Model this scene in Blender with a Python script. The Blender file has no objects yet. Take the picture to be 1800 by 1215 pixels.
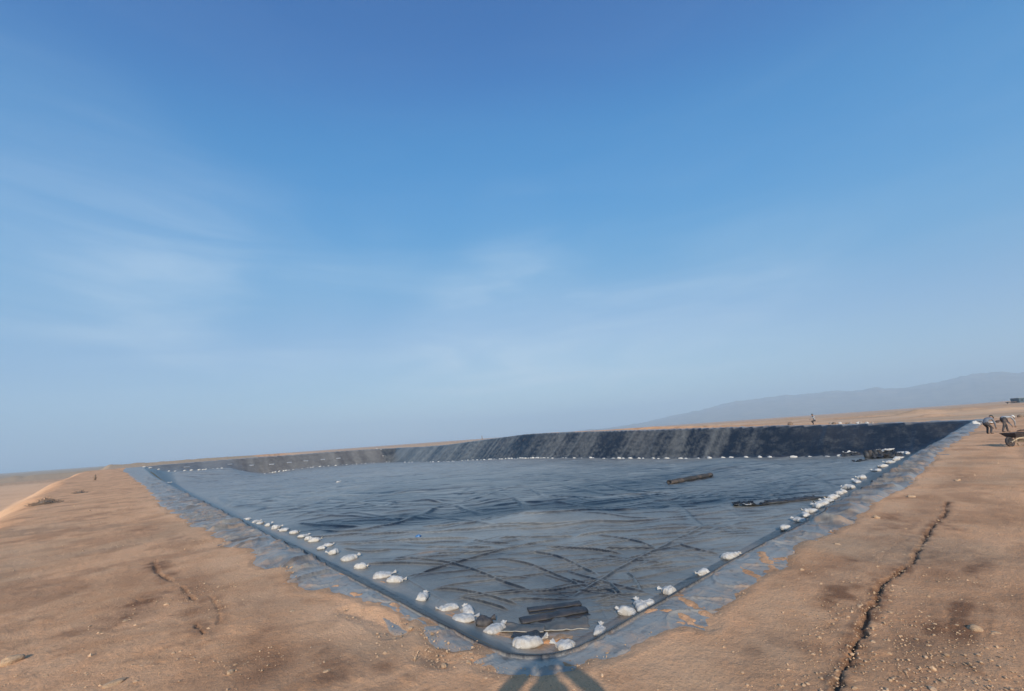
import bpy, bmesh, math, random
import numpy as np
from mathutils import Vector, Matrix, Euler
random.seed(7); np.random.seed(7)
R = math.radians
scene = bpy.context.scene
COL = scene.collection

# ---------------------------------------------------------------- camera, sky, sun, exposure
FWD = Vector((0.65093388, 0.73059217, 0.20620419))
RGT = Vector((0.75453491, -0.65252015, -0.06996089))
UPV = Vector((-0.08343951, -0.20112817, 0.97600477))
cam_d = bpy.data.cameras.new('camera'); cam = bpy.data.objects.new('camera', cam_d); COL.objects.link(cam)
cam_d.sensor_width = 36.0; cam_d.lens = 755 / 1800 * 36.0
cam_d.clip_start = 0.05; cam_d.clip_end = 20000
m = Matrix.Identity(4)
for i in range(3):
    m[i][0], m[i][1], m[i][2] = RGT[i], UPV[i], -FWD[i]
m[0][3], m[1][3], m[2][3] = 0, 0, 2.05
cam.matrix_world = m
scene.camera = cam

SUN_TRAVEL = Vector((0.62015, 0.66412, -0.4175)).normalized()     # direction the sunlight travels
sun_el = math.asin(-SUN_TRAVEL.z); sun_az = math.atan2(-SUN_TRAVEL.x, -SUN_TRAVEL.y)
SKY_STRENGTH = 0.15; SUN_STRENGTH = 4.9
CURVE_R = [(0, 0), (.076, .026), (.117, .050), (.347, .27), (1, .62)]
CURVE_G = [(0, 0), (.147, .145), (.223, .270), (.624, .51), (1, .72)]
CURVE_B = [(0, 0), (.305, .44), (.445, .62), (.8, .73), (1, .78)]
WISPS = [([-0.201, 0.923, 0.328], 22, 0.17), ([-0.059, 0.947, 0.314], 16, 0.26), ([0.119, 0.949, 0.293], 16, 0.28), ([0.647, 0.721, 0.248], 14, 0.5), ([0.414, 0.885, 0.214], 16, 0.3), ([0.713, 0.7, 0.042], 26, 0.6), ([0.94, 0.282, 0.194], 14, 0.22), ([0.911, 0.398, 0.108], 18, 0.24), ([0.606, 0.651, 0.457], 8, 0.1)]
world = bpy.data.worlds.new('World'); scene.world = world; world.use_nodes = True
nt = world.node_tree; nt.nodes.clear()
def wn(t, **k):
    n = nt.nodes.new(t)
    for a, v in k.items(): setattr(n, a, v)
    return n
out = wn('ShaderNodeOutputWorld'); bg = wn('ShaderNodeBackground'); bg.inputs['Strength'].default_value = SKY_STRENGTH
sky = wn('ShaderNodeTexSky', sky_type='NISHITA'); sky.sun_disc = False
sky.sun_elevation = sun_el; sky.sun_rotation = sun_az; sky.altitude = 300; sky.air_density = 1.0; sky.dust_density = 1.0; sky.ozone_density = 4.0
tc = wn('ShaderNodeTexCoord')
sep = wn('ShaderNodeSeparateXYZ'); nt.links.new(tc.outputs['Generated'], sep.inputs[0])
# thin cirrus: stretched noise in sky directions, thicker low down
mp = wn('ShaderNodeMapping'); mp.inputs['Rotation'].default_value = (0, R(-7), R(41.7)); mp.inputs['Scale'].default_value = (1.5, 1.5, 7.5)
nt.links.new(tc.outputs['Generated'], mp.inputs[0])
n1 = wn('ShaderNodeTexNoise'); n1.inputs['Scale'].default_value = 1.7; n1.inputs['Detail'].default_value = 9; n1.inputs['Roughness'].default_value = .52; n1.inputs['Distortion'].default_value = .55
nt.links.new(mp.outputs[0], n1.inputs['Vector'])
r1 = wn('ShaderNodeMapRange'); r1.inputs[1].default_value = .34; r1.inputs[2].default_value = .82; r1.inputs[3].default_value = .26; r1.interpolation_type = 'SMOOTHSTEP'
nt.links.new(n1.outputs['Fac'], r1.inputs[0])
r2 = wn('ShaderNodeMapRange'); r2.inputs[1].default_value = .75; r2.inputs[2].default_value = .12; r2.inputs[3].default_value = .02; r2.inputs[4].default_value = .16
nt.links.new(sep.outputs['Z'], r2.inputs[0])
mu = wn('ShaderNodeMath', operation='MULTIPLY'); nt.links.new(r1.outputs[0], mu.inputs[0])
msk = wn('ShaderNodeMath', operation='ADD'); nt.links.new(r2.outputs[0], msk.inputs[0])
mu2 = wn('ShaderNodeMath', operation='MULTIPLY'); mu2.inputs[1].default_value = .62; nt.links.new(mu.outputs[0], mu2.inputs[0])
# camera response of the photograph's sky: deeper blue high up, softer towards the horizon
pre = wn('ShaderNodeVectorMath', operation='SCALE'); pre.inputs['Scale'].default_value = .15; nt.links.new(sky.outputs[0], pre.inputs[0])
crv = wn('ShaderNodeRGBCurve'); nt.links.new(pre.outputs[0], crv.inputs['Color'])
for ch, pts in ((0, CURVE_R), (1, CURVE_G), (2, CURVE_B)):
    c_ = crv.mapping.curves[ch]; c_.points[0].location = pts[0]; c_.points[1].location = pts[-1]
    for p_ in pts[1:-1]: c_.points.new(*p_)
crv.mapping.extend = 'EXTRAPOLATED'; crv.mapping.update()
post = wn('ShaderNodeVectorMath', operation='SCALE'); post.inputs['Scale'].default_value = 1 / .15; nt.links.new(crv.outputs[0], post.inputs[0])
# where the wisps gather
wsum = None
for d_, w0, amp_ in WISPS:
    dt = wn('ShaderNodeVectorMath', operation='DOT_PRODUCT'); nt.links.new(tc.outputs['Generated'], dt.inputs[0]); dt.inputs[1].default_value = d_
    mr = wn('ShaderNodeMapRange'); mr.interpolation_type = 'SMOOTHSTEP'; mr.inputs[1].default_value = math.cos(math.radians(w0)); mr.inputs[2].default_value = 1.0; mr.inputs[4].default_value = amp_
    nt.links.new(dt.outputs['Value'], mr.inputs[0])
    if wsum is None: wsum = mr.outputs[0]
    else:
        ad = wn('ShaderNodeMath', operation='ADD'); nt.links.new(wsum, ad.inputs[0]); nt.links.new(mr.outputs[0], ad.inputs[1]); wsum = ad.outputs[0]
mix = wn('ShaderNodeMix', data_type='RGBA'); mix.inputs[7].default_value = (4.6, 5.5, 6.3, 1)
nt.links.new(mu2.outputs[0], mix.inputs[0]); nt.links.new(post.outputs[0], mix.inputs[6])
nt.links.new(wsum, msk.inputs[1]); nt.links.new(msk.outputs[0], mu.inputs[1])
nt.links.new(mix.outputs[2], bg.inputs['Color']); nt.links.new(bg.outputs[0], out.inputs['Surface'])

sd = bpy.data.lights.new('sun', 'SUN'); sun = bpy.data.objects.new('sun', sd); COL.objects.link(sun)
sd.energy = SUN_STRENGTH; sd.angle = R(0.53); sd.color = (1.0, 0.91, 0.79)
sun.rotation_euler = SUN_TRAVEL.to_track_quat('-Z', 'Y').to_euler(); sun.location = (-20, -20, 20)

scene.view_settings.view_transform = 'Standard'; scene.view_settings.look = 'None'
scene.view_settings.gamma = 1; scene.view_settings.use_curve_mapping = False; scene.view_settings.exposure = 0.0
scene.cycles.max_bounces = 6; scene.cycles.volume_bounces = 1; scene.cycles.use_denoising = True

# ---------------------------------------------------------------- noise and ground shape (X along the right rim, Y along the left rim)
def _hash(ix, iy, seed):
    h = (ix.astype(np.int64) * 374761393 + iy.astype(np.int64) * 668265263 + seed * 974634777) & 0xFFFFFFFF
    h = ((h ^ (h >> 13)) * 1274126177) & 0xFFFFFFFF
    return ((h ^ (h >> 16)) & 0xFFFF).astype(np.float32) / 32767.5 - 1.0

def vnoise(x, y, seed=0):
    """smooth value noise, -1..1"""
    x0 = np.floor(x); y0 = np.floor(y)
    fx = (x - x0).astype(np.float32); fy = (y - y0).astype(np.float32)
    fx = fx * fx * fx * (fx * (fx * 6 - 15) + 10); fy = fy * fy * fy * (fy * (fy * 6 - 15) + 10)
    a = _hash(x0, y0, seed); b = _hash(x0 + 1, y0, seed)
    c = _hash(x0, y0 + 1, seed); d = _hash(x0 + 1, y0 + 1, seed)
    return (a + (b - a) * fx) * (1 - fy) + (c + (d - c) * fx) * fy

def fbm(x, y, octv=4, seed=0, gain=0.5):
    s = 0.0; amp = 1.0; n = 0.0
    for i in range(octv):
        s = s + amp * vnoise(x, y, seed + i * 17)
        n += amp; amp *= gain
        x, y = x * 1.83 + y * 0.64 + 5.1, y * 1.83 - x * 0.64 + 9.7
    return s / n

def ridge(x, y, seed=0):
    return 1 - np.abs(vnoise(x, y, seed)) * 2

def sstep(x, lo, hi):
    t = np.clip((x - lo) / (hi - lo), 0, 1)
    return t * t * (3 - 2 * t)

EYE = 2.05
A0, A1, B0, B1 = 2.87, 76.5, 3.2, 156.0        # the four crest lines of the pit
RUN = 6.1                                       # width of the inner slopes
FAR_Y = [3.3, 9.1, 15, 22, 30.3, 40.4, 52.7, 68.2, 77.6, 83.9, 90.8, 98.4, 106.7, 122.5, 137.3, 156, 175]
FAR_Z = [0.03, .16, .33, .62, .88, 1.18, 1.56, 2.03, 2.25, 2.28, 2.01, 1.72, 1.40, .76, .62, .8, .8]
LFT_X = [-3, 2.9, 8.9, 15.3, 22.2, 29.7, 37.7, 46.4, 55.8, 66, 76.5]
LFT_Z = [.92, .94, 1.13, 1.16, 1.2, 1.24, 1.1, 1.14, 1.18, 1.02, .8]
TFAR_Y = [9, 15, 21, 27, 37, 49, 63, 78, 90, 107, 142, 152]
TFAR_Z = [-3.2, -3.5, -3.65, -3.62, -3.7, -3.6, -3.38, -3.25, -3.5, -3.94, -4.2, -4.0]
TLFT_X = [2, 8.7, 16.2, 21.5, 25.8, 30.3, 36.4, 44.7, 53.7, 63.5, 72]
TLFT_Z = [-.4, -.76, -1.08, -1.2, -2.7, -3.8, -3.47, -3.27, -3.42, -3.77, -4.0]
TRGT_X = [9, 27, 39.5, 53.4, 68.4]
TRGT_Z = [-3.65, -3.7, -3.4, -3.14, -3.15]

def inside(x, y):
    """distance inward from the nearest crest line (negative outside), corner slightly rounded"""
    e1, e2, e3, e4 = x - A0, y - B0, A1 - x, B1 - y
    k = 0.85
    m = np.minimum(e1, e2)
    h = np.clip(k - np.abs(e1 - e2), 0, k) / k
    m = m - h * h * k * 0.25
    return np.minimum(np.minimum(m, e3), e4)

def top_z(x, y):
    e1, e2, e3, e4 = np.abs(x - A0), np.abs(y - B0), np.abs(x - A1), np.abs(y - B1)
    w1, w2, w3, w4 = [1 / (e * e + .6) for e in (e1, e2, e3, e4)]
    c1 = .95 * sstep(y, 70, 156); c2 = -.07 * sstep(x, 7, 11) * sstep(x, 28, 19)
    c3 = np.interp(y, FAR_Y, FAR_Z); c4 = np.interp(x, LFT_X, LFT_Z)
    t = (w1 * c1 + w2 * c2 + w3 * c3 + w4 * c4) / (w1 + w2 + w3 + w4)
    # outside: the berms fall back to the plain
    o3 = sstep(x, A1 + 4, A1 + 16); o4 = sstep(y, B1 + 4, B1 + 14)
    plain = -0.35 + 0.7 * vnoise(x / 160., y / 160., 5) * sstep(np.hypot(x, y), 90, 300)
    plain = plain + np.clip((x - 80) * .0016, 0, 1.5) * sstep(70 - y, 0, 60)
    t = t + (plain - t) * np.maximum(o3, o4)
    # the outer flank of the left berm drops to a lower field
    edge = -3.1 - np.clip((y - 20) * .055, 0, 4.2) + .25 * vnoise(y / 2.3, y * 0, 3) + .5 * vnoise(y / 9., y * 0, 4)
    k = sstep(edge - x, -.3, 5.0)
    low = -2.2 + .25 * vnoise(x / 14., y / 14., 8)
    t = t + (np.minimum(low, t) - t) * k * (1 - sstep(x + 0 * y, -60, -300) * .0) * sstep(y, 6, 11)
    return t

def floor_z(x, y):
    z = np.full(np.shape(x), -3.65)
    wf = np.exp(-((A1 - RUN - x) / 13.) ** 2); wl = np.exp(-((B1 - RUN - y) / 17.) ** 2); wr = np.exp(-((y - 9.3) / 9.) ** 2)
    z = z + wf * (np.interp(y, TFAR_Y, TFAR_Z) + 3.65) * (1 - wl * .7) + wl * (np.interp(x, TLFT_X, TLFT_Z) + 3.65) \
        + wr * (1 - wf) * (np.interp(x, TRGT_X, TRGT_Z) + 3.65)
    # long low swells under the sheet
    u = (x * .665 + y * .747); v = (x * .747 - y * .665)
    und = .13 * vnoise(x / 7., y / 7., 31) + .10 * vnoise(x / 3.3, y / 3.3, 32) + .035 * vnoise(x / 1.5, y / 1.5, 33)
    und += .30 * np.exp(-((u - 31.5) / 2.6) ** 2) * np.exp(-((v - 2) / 9.) ** 2)
    und -= .16 * np.exp(-((u - 37) / 3.0) ** 2) * np.exp(-((v - 1) / 9.) ** 2)
    und += .45 * np.exp(-((u - 58) / 7.) ** 2) * np.exp(-((v - 27) / 7.) ** 2)
    und -= .18 * np.exp(-((u - 45) / 4.) ** 2) * np.exp(-((v - 21) / 6.) ** 2)
    return z + und * sstep(inside(x, y), RUN - .5, RUN + 4)

def pit_z(x, y):
    """pit surface without creases"""
    d = inside(x, y)
    t = d / RUN
    # slopes: slightly concave, rounded crest, soft toe
    lin = 1 - t
    near = sstep(20 - np.minimum(x - A0, y - B0), 8, 14)
    pr = np.where(lin > 0, np.clip(lin, 0, 1) ** (1 + .22 * near), 0)
    s = 0.03
    pr = 1 - (np.sqrt((1 - pr) ** 2 + s * s) + (1 - pr) - s * 1.0) / 2 - 0 * t
    pr = np.where(t < 0, 1.0 - np.clip(.03 + t, 0, .03) * .25, pr)
    T = top_z(x, y); F = floor_z(x, y)
    q = np.clip(pr, 0, 1)
    q = np.where(q < .12, q * q / .24 + .0, q - .06)
    q = np.clip(q / .94, 0, 1)
    return F + (T - F) * q

# ---------------------------------------------------------------- surveyed positions on the ground (metres)
FOLDS = [[[6.519,62.435],[10.446,81.396],[14.414,87.719],[17.588,91.196]],[[7.658,59.988],[10.321,66.069],[13.832,71.428],[16.987,76.046]],[[8.242,60.279],[11.721,60.281],[15.187,64.841],[18.476,69.525]],[[8.5,52.482],[10.891,53.201],[14.18,57.869],[18.515,64.281],[21.959,65.702],[23.335,63.97]],[[8.815,48.684],[10.749,47.742],[13.456,48.464],[17.517,52.357],[23.193,60.438],[26.906,56.187]],[[10.444,42.411],[11.592,43.377],[14.82,44.251],[20.42,49.832],[24.295,49.255],[27.445,48.811]],[[12.862,54.778],[13.294,49.854],[15.983,51.361]],[[12.335,42.665],[14.04,39.085],[15.371,35.224],[15.579,31.654]],[[16.683,51.682],[18.275,47.603],[18.21,43.046],[17.925,39.214],[19.634,41.041],[21.436,41.01],[22.448,39.424]],[[9.266,33.179],[10.197,31.457],[11.658,30.333],[13.712,27.883],[15.233,26.14]],[[10.814,34.619],[11.864,30.871],[14.427,31.112],[16.571,31.765],[18.566,33.134]],[[9.724,28.936],[10.61,27.595],[12.716,25.873],[14.254,24.481],[15.951,21.867]],[[9.816,27.268],[10.339,24.449],[11.787,23.997]],[[9.034,22.741],[10.324,21.041],[11.035,19.546],[11.723,18.17]],[[10.633,39.731],[11.461,35.399],[13.078,31.911]],[[19.95,40.479],[21.854,40.622],[22.829,38.988],[22.946,35.161],[21.286,30.169],[20.648,27.801]],[[15.077,30.642],[18.323,33.165],[21.455,35.679],[26.889,36.039],[31.953,38.529],[33.834,38.73],[35.418,35.726]],[[15.43,28.767],[17.373,26.717],[18.119,25.077],[20.508,26.23]],[[13.712,27.883],[15.233,26.14],[17.391,24.094],[18.417,23.011],[21.263,19.693],[23.684,17.132],[24.851,15.852]],[[12.646,22.979],[13.989,20.506],[14.923,18.766]],[[16.2,20.837],[17.181,19.489],[18.898,17.597],[18.939,17.004]],[[18.644,17.161],[19.514,16.874],[20.377,16.357],[21.402,15.562],[22.932,14.335]],[[20.749,26.535],[21.005,23.65],[22.793,21.545],[25.473,20.232],[26.33,18.935],[27.417,17.824]],[[26.815,44.501],[28.485,40.197],[28.743,35.618],[26.348,30.294],[23.341,25.601]],[[33.735,36.725],[28.08,28.459]],[[27.462,27.856],[27.772,25.523],[25.765,20.966],[25.592,19.354]],[[9.396,18.371],[10.775,18.587],[11.956,18.522],[13.598,18.483],[15.043,18.451],[16.936,17.868],[18.678,17.399]],[[10.613,22.923],[11.263,20.494],[11.956,18.522],[11.841,16.163],[11.808,14.271],[11.795,12.367]],[[9.478,22.415],[10.373,21.139],[10.707,20.042]],[[13.522,17.929],[13.997,15.999],[13.903,14.452],[13.61,12.891],[13.226,11.698]],[[15.463,17.607],[15.675,16.199],[15.51,14.579],[14.972,12.839],[14.706,12.185]],[[16.303,17.226],[16.966,15.872],[17.509,14.517],[17.784,13.08]],[[9.3,16.526],[10.066,15.667],[10.372,14.226],[10.484,12.734],[10.648,12.182]],[[11.634,11.517],[13.534,11.677],[14.455,11.795],[16.451,12.168],[18.523,12.039],[21.676,12.312],[25.005,12.376],[27.646,12.203]],[[14.455,11.795],[13.899,10.905],[13.412,10.26]],[[15.606,11.581],[15.09,10.761],[13.969,9.748]],[[15.671,11.627],[16.274,11.213],[17.064,10.9],[17.898,10.587]],[[17.629,11.926],[18.719,11.302],[19.331,10.55]],[[20.339,11.901],[19.878,10.553],[19.87,9.532]],[[19.734,16.449],[19.704,14.04],[19.02,12.043]],[[17.927,14.491],[18.676,13.042],[19.107,12.094]],[[39.376,31.665],[34.932,24.876],[34.031,21.377],[34.482,18.555]],[[31.476,25.46],[33.158,22.485],[33.549,19.044]],[[22.473,18.392],[24.221,16.26],[25.559,15.099]],[[20.112,16.549],[22.387,15.095],[23.292,13.158],[25.874,9.736]],[[29.773,19.28],[31.492,17.923],[34.37,18.987]],[[35.185,16.1],[32.429,13.921]],[[47.692,19.798],[39.393,14.857]],[[51.493,15.146],[48.774,12.999],[46.068,10.264]],[[35.862,12.113],[42.012,12.954],[45.687,12.239]],[[36.853,13.391],[34.619,12.275],[36.31,11.339]],[[43.919,12.22],[52.158,11.942]],[[50.753,29.106],[51.918,25.32],[53.194,21.27]],[[56.75,35.043],[55.606,31.342]],[[13.714,12.983],[13.668,12.064],[13.916,11.438]],[[12.872,11.95],[13.063,11.298],[13.639,10.968],[13.335,10.373]],[[12.314,11.2],[12.424,10.535],[13.244,10.308],[13.584,10.309]],[[13.508,12.072],[14.213,11.942],[14.091,11.174]],[[2.837,5.799],[8.98,15.551],[9.527,14.85]],[[10.039,12.221],[9.92,13.629],[9.595,14.953]],[[15.357,21.896],[15.262,19.663],[16.057,19.175]],[[12.152,20.916],[13.967,18.969],[15.232,18.222]]]
BOUND = [[-2.499,142.228],[0.09,106.967],[1.225,59.086],[1.451,26.664],[1.706,19.317],[1.762,17.369],[2.014,13.775],[1.988,12.384],[2.223,11.489],[2.062,10.1],[2.057,9.377],[2.318,9.295],[2.424,8.968],[2.239,8.432],[2.199,7.799],[2.174,7.422],[2.42,7.293],[2.525,6.768],[2.639,6.438],[2.583,6.111],[2.688,5.82],[2.607,5.334],[2.523,5.022],[2.71,5.103],[2.755,4.852],[2.595,4.404],[2.624,4.126],[2.757,4.021],[2.831,4.024],[2.729,3.794],[2.622,3.758],[2.573,3.588],[2.645,3.433],[2.716,3.322],[2.922,3.139],[3.115,3.044],[3.272,2.979],[3.395,2.881],[3.602,2.842],[3.723,2.832],[3.942,2.817],[4.271,2.825],[4.521,2.708],[4.55,2.629],[4.559,2.513],[4.869,2.567],[5.177,2.546],[5.683,2.593],[6.187,2.582],[6.528,2.563],[6.942,2.522],[7.372,2.618],[8.099,2.72],[8.696,2.685],[9.491,2.55],[10.372,2.572],[11.624,2.638],[12.789,2.548],[14.612,2.51],[16.316,2.388],[18.334,2.432],[26.121,2.633],[35.958,2.509],[46.056,2.361],[56.541,2.346]]
EXPOSED = [[[[2.328,5.764],[2.418,5.392],[2.389,4.962]],0.09],[[[2.233,6.078],[2.342,5.8]],0.05],[[[2.361,4.229],[2.432,3.981]],0.085]]
COVER = [[[[6.773,3.086],[6.501,2.803],[6.29,2.55]],0.055],[[[5.199,3.139],[5.02,2.799],[4.869,2.567]],0.045],[[[7.588,3.019],[7.101,2.756],[6.777,2.54]],0.06],[[[3.741,2.844],[3.569,2.948]],0.03],[[[4.676,3.134],[4.745,2.893],[4.676,2.693]],0.035],[[[2.579,6.696],[2.69,6.268]],0.05],[[[2.575,6.185],[2.662,5.764]],0.05],[[[2.631,5.382],[2.606,5.158]],0.05],[[[2.401,8.063],[2.832,7.855]],0.035],[[[2.724,3.53],[2.855,3.363]],0.02],[[[2.715,5.551],[2.783,5.853]],0.04]]
RILLS = [[[[13.603,1.356],[12.919,1.317],[12.204,1.272],[11.52,1.319],[10.825,1.344],[10.022,1.347],[9.309,1.317]],0.03,0.046],[[[9.106,1.316],[8.655,1.325],[8.128,1.276],[7.699,1.322],[7.128,1.399],[6.715,1.451],[6.161,1.364],[5.919,1.412],[5.698,1.381],[5.385,1.367],[5.283,1.322],[5.042,1.349],[4.749,1.317],[4.462,1.318],[4.25,1.301],[4.063,1.277]],0.035,0.05],[[[11.375,1.597],[9.837,1.631],[8.996,1.564],[8.675,1.641],[7.772,1.619],[7.344,1.498]],0.018,0.012],[[[11.155,1.349],[10.744,1.062]],0.03,0.02],[[[5.929,1.547],[5.457,1.584],[5.188,1.609]],0.02,0.012],[[[6.267,0.834],[6.038,0.8],[5.924,0.764]],0.02,0.02],[[[0.567,12.19],[0.559,11.082],[0.627,10.596],[0.723,10.014]],0.04,0.035],[[[0.823,9.468],[0.852,8.981],[0.894,8.452]],0.03,0.03],[[[1.086,8.397],[1.113,7.631],[1.014,6.951]],0.022,0.018],[[[0.804,7.211],[0.803,6.989],[0.846,6.728]],0.025,0.03],[[[0.268,9.331],[0.333,8.987],[0.47,8.937]],0.04,0.02]]
STAINS = [[[0.587,11.587],0.16,0.5,0.8],[[0.745,10.502],0.12,0.3,0.6],[[0.298,9.062],0.2,0.35,0.75],[[0.113,8.549],0.2,0.3,0.6],[[1.224,14.835],0.3,0.8,0.5],[[3.511,17.978],0.4,1.2,0.4],[[0.49,18.015],0.5,1.6,0.35],[[1.726,4.76],0.16,0.2,0.8],[[1.641,5.169],0.14,0.2,0.7],[[1.569,4.535],0.14,0.16,0.7],[[1.937,4.327],0.1,0.14,0.5],[[-0.456,11.146],0.2,0.3,0.4],[[0.819,6.998],0.1,0.25,0.5],[[6.084,0.729],0.55,0.09,1.0],[[5.791,0.862],0.4,0.09,0.8],[[6.388,0.551],0.4,0.06,0.6],[[5.163,0.989],0.22,0.12,0.6],[[8.134,0.686],0.7,0.12,0.6],[[8.453,1.131],0.5,0.14,0.6],[[4.742,1.815],0.16,0.16,0.8],[[4.351,1.875],0.16,0.14,0.7],[[6.346,1.716],0.35,0.16,0.8],[[5.897,1.75],0.25,0.14,0.6],[[10.753,1.914],1.3,0.3,0.6],[[9.227,1.458],0.9,0.2,0.5],[[7.622,1.793],0.5,0.2,0.6],[[7.408,1.462],0.4,0.16,0.5],[[4.643,1.606],0.25,0.14,0.5],[[17.829,1.465],1.8,0.3,0.4],[[12.966,0.548],1.5,0.3,0.3]]
BAGS_L = [[8.431,46.507,-3.578,1],[8.629,44.037,-3.618,1],[8.769,43.013,-3.636,1],[9.036,41.28,-3.646,1.1],[9.075,39.069,-3.642,1.2],[9.204,37.276,-3.64,1],[9.341,35.245,-3.639,1.05],[9.425,33.232,-3.648,1.1],[9.302,31.912,-3.645,0.9],[9.403,30.836,-3.637,1.1],[9.023,28.196,-3.642,1.0],[9.503,28.57,-3.633,0.9],[8.999,26.293,-3.646,1.1],[9.116,24.165,-3.643,1.2],[8.856,22.014,-3.641,1.0],[8.952,19.756,-3.643,1.25],[9.016,18.662,-3.644,1.1],[8.682,15.741,-3.626,1],[8.787,14.119,-3.638,1],[8.978,13.233,-3.649,1],[8.512,12.819,-3.597,1.1],[8.723,11.481,-3.631,1.1],[8.75,10.05,-3.6,1.3],[9.3,9.2,-3.6,1.0]]
BAGS_R = [[10.636,9.024,-3.633,1],[12.194,9.188,-3.654,1],[12.824,9.057,-3.643,1.1],[13.087,8.971,-3.632,0.9],[14.515,9.098,-3.652,1],[17.034,9.019,-3.649,1],[19.7,9.122,-3.666,1.0],[25.802,8.869,-3.649,1.1],[28.037,8.818,-3.616,0.9],[29.318,8.888,-3.601,1],[30.68,8.958,-3.58,1],[32.132,9.028,-3.554,1.1],[33.279,9.032,-3.527,1],[34.04,8.932,-3.496,1],[35.278,8.897,-3.461,1.1],[37.106,8.939,-3.424,1],[37.739,8.838,-3.392,0.9],[39.4,8.85,0,1.1],[42.816,9.04,-3.317,1],[45.112,9.127,-3.282,1],[49.33,8.85,0,1],[52.48,8.85,0,1],[56.32,8.85,0,1.1],[59.6,8.85,0,1.1],[61.999,8.928,-3.149,1.1],[68.472,9.053,-3.184,1.1],[70.18,9.833,-3.239,1.1]]
BAGS_F = [[69.9,158.28],[69.9,155.54],[69.9,152.86],[69.9,150.25],[69.9,147.7],[69.9,145.7],[69.9,144.23],[69.9,141.83],[69.9,136.73],[69.9,134.05],[69.9,131.45],[69.9,128.92],[69.9,126.45],[69.9,124.44],[69.9,121.7],[69.9,119.79],[69.9,118.29],[69.9,115.73],[69.9,114.3],[69.9,112.54],[69.9,110.82],[69.9,109.4],[69.9,108.01],[69.9,106.63],[69.9,105.28],[69.9,103.95],[69.9,102.64],[69.9,101.35],[69.9,100.09],[69.9,98.84],[69.9,97.61],[69.9,96.4],[69.9,95.21],[69.9,94.03],[69.9,92.88],[69.9,91.74],[69.9,90.61],[69.9,89.51],[69.9,88.42],[69.9,87.35],[69.9,86.29],[69.9,85.24],[69.9,84.21],[69.9,83.2],[69.9,82.2],[69.9,81.21],[69.9,80.24],[69.9,79.28],[69.9,78.33],[69.9,77.4],[69.9,76.48],[69.9,75.57],[69.9,74.67],[69.9,73.79],[69.9,72.91],[69.9,72.05],[69.9,71.2],[69.9,70.36],[69.9,69.37],[69.9,67.59],[69.9,65.02],[69.9,63.68],[69.9,61.62],[69.9,59.58],[69.9,57.5],[69.9,56.4],[69.9,54.25],[69.9,51.84],[69.9,50.34],[69.9,49.36],[69.9,48.18],[69.9,46.08],[69.9,45.33],[69.9,43.27],[69.9,42.14],[69.9,40.53],[69.9,37.95],[69.9,36.93],[69.9,35.06],[69.9,33.15],[69.9,30.98],[69.9,29.66],[69.9,27.6],[69.9,25.77],[69.9,24.25],[69.9,21.35],[69.9,19.23],[69.9,17.29],[69.9,15.92]]
BAGS_W = [[3.26,149.4],[4.39,149.4],[6.13,149.4],[8.25,149.4],[9.7,149.4],[11.66,149.4],[13.16,149.4],[14.81,149.4],[15.71,149.4],[16.36,149.4],[18.07,149.4],[19.01,149.4],[20.09,149.4],[22.42,149.4],[25.1,149.4],[29.88,149.4],[30.9,149.4],[32.23,149.4],[33.11,149.4],[33.81,149.4],[34.87,149.4],[36.05,149.4],[36.85,149.4],[37.65,149.4],[38.75,149.4],[39.69,149.4],[41.35,149.4],[43.03,149.4],[43.89,149.4],[44.53,149.4],[46.7,149.4],[47.81,149.4],[49.37,149.4],[51.64,149.4],[53.72,149.4],[55.14,149.4],[57.29,149.4],[58.74,149.4],[60.46,149.4],[61.71,149.4],[62.72,149.4],[63.73,149.4],[64.76,149.4]]
SPOT = {"stray1":[4.959,89.408,-1.424],"stray2":[27.851,79.081,-3.662],"blue":[14.025,25.737,-3.665],"rollA":[40.925,23.846,-3.759],"rollB":[48.058,22.924,-3.766],"clothA":[30.616,13.315,-3.518],"clothB":[31.589,11.802,-3.527],"clothC":[33.137,10.606,-3.503],"clothD":[34.661,9.393,-3.509],"sackblack":[8.833,12.134,-3.641],"foldA0":[10.462,11.897,-3.671],"foldA1":[12.018,10.947,-3.694],"foldB0":[9.666,11.381,-3.663],"foldB1":[11.321,10.597,-3.691],"scrap1":[8.905,10.908,-3.647],"scrap2":[9.707,10.296,-3.667],"scrap3":[10.493,10.103,-3.679],"stack0":[62.938,11.157,-3.272],"stack1":[63.047,10.081,-3.229],"bundle":[69.252,14.67,-3.506],"darkbit":[59.896,11.987,-3.303],"bits":[70.649,10.639,-3.261],"soilL1":[8.402,13.48,-3.571],"soilL2":[8.644,11.657,-3.621],"soilL3":[8.536,19.587,-3.602],"flap":[2.343,10.742,0.0],"white1":[39.02,14.336,-3.468],"bush":[-3.618,41.824,0.011],"rock1":[-0.766,7.643,0.001],"rock2":[0.072,6.068,0.0],"rock3":[5.965,0.631,0.0],"rock4":[5.984,0.501,0.0],"w1":[42.481,1.247,0.0],"w2":[43.307,0.601,0.001],"barrow":[29.959,0.374,0.001],"sackP1":[55.614,2.556,0.0],"clothP1":[60.774,2.416,0.0],"dark":[78.365,-0.507,0.023],"post":[-4.853,105.23,0.368],"rubble":[121.144,20.538,-0.279]}
PATCH = [[12.41,153.0,0],[22.44,153.0,0],[27.98,153.0,0],[33.5,153.0,0],[38.51,153.0,0],[43.42,153.0,0],[48.75,153.0,0],[53.77,153.0,0]]

def pz(x, y): return float(pit_z(np.array([float(x)]), np.array([float(y)]))[0])
def tz(x, y): return float(top_z(np.array([float(x)]), np.array([float(y)]))[0])

# ---------------------------------------------------------------- helpers
def tag(o, label=None, cat=None, group=None, kind=None):
    if label: o['label'] = label
    if cat: o['category'] = cat
    if group: o['group'] = group
    if kind: o['kind'] = kind
    return o

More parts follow.
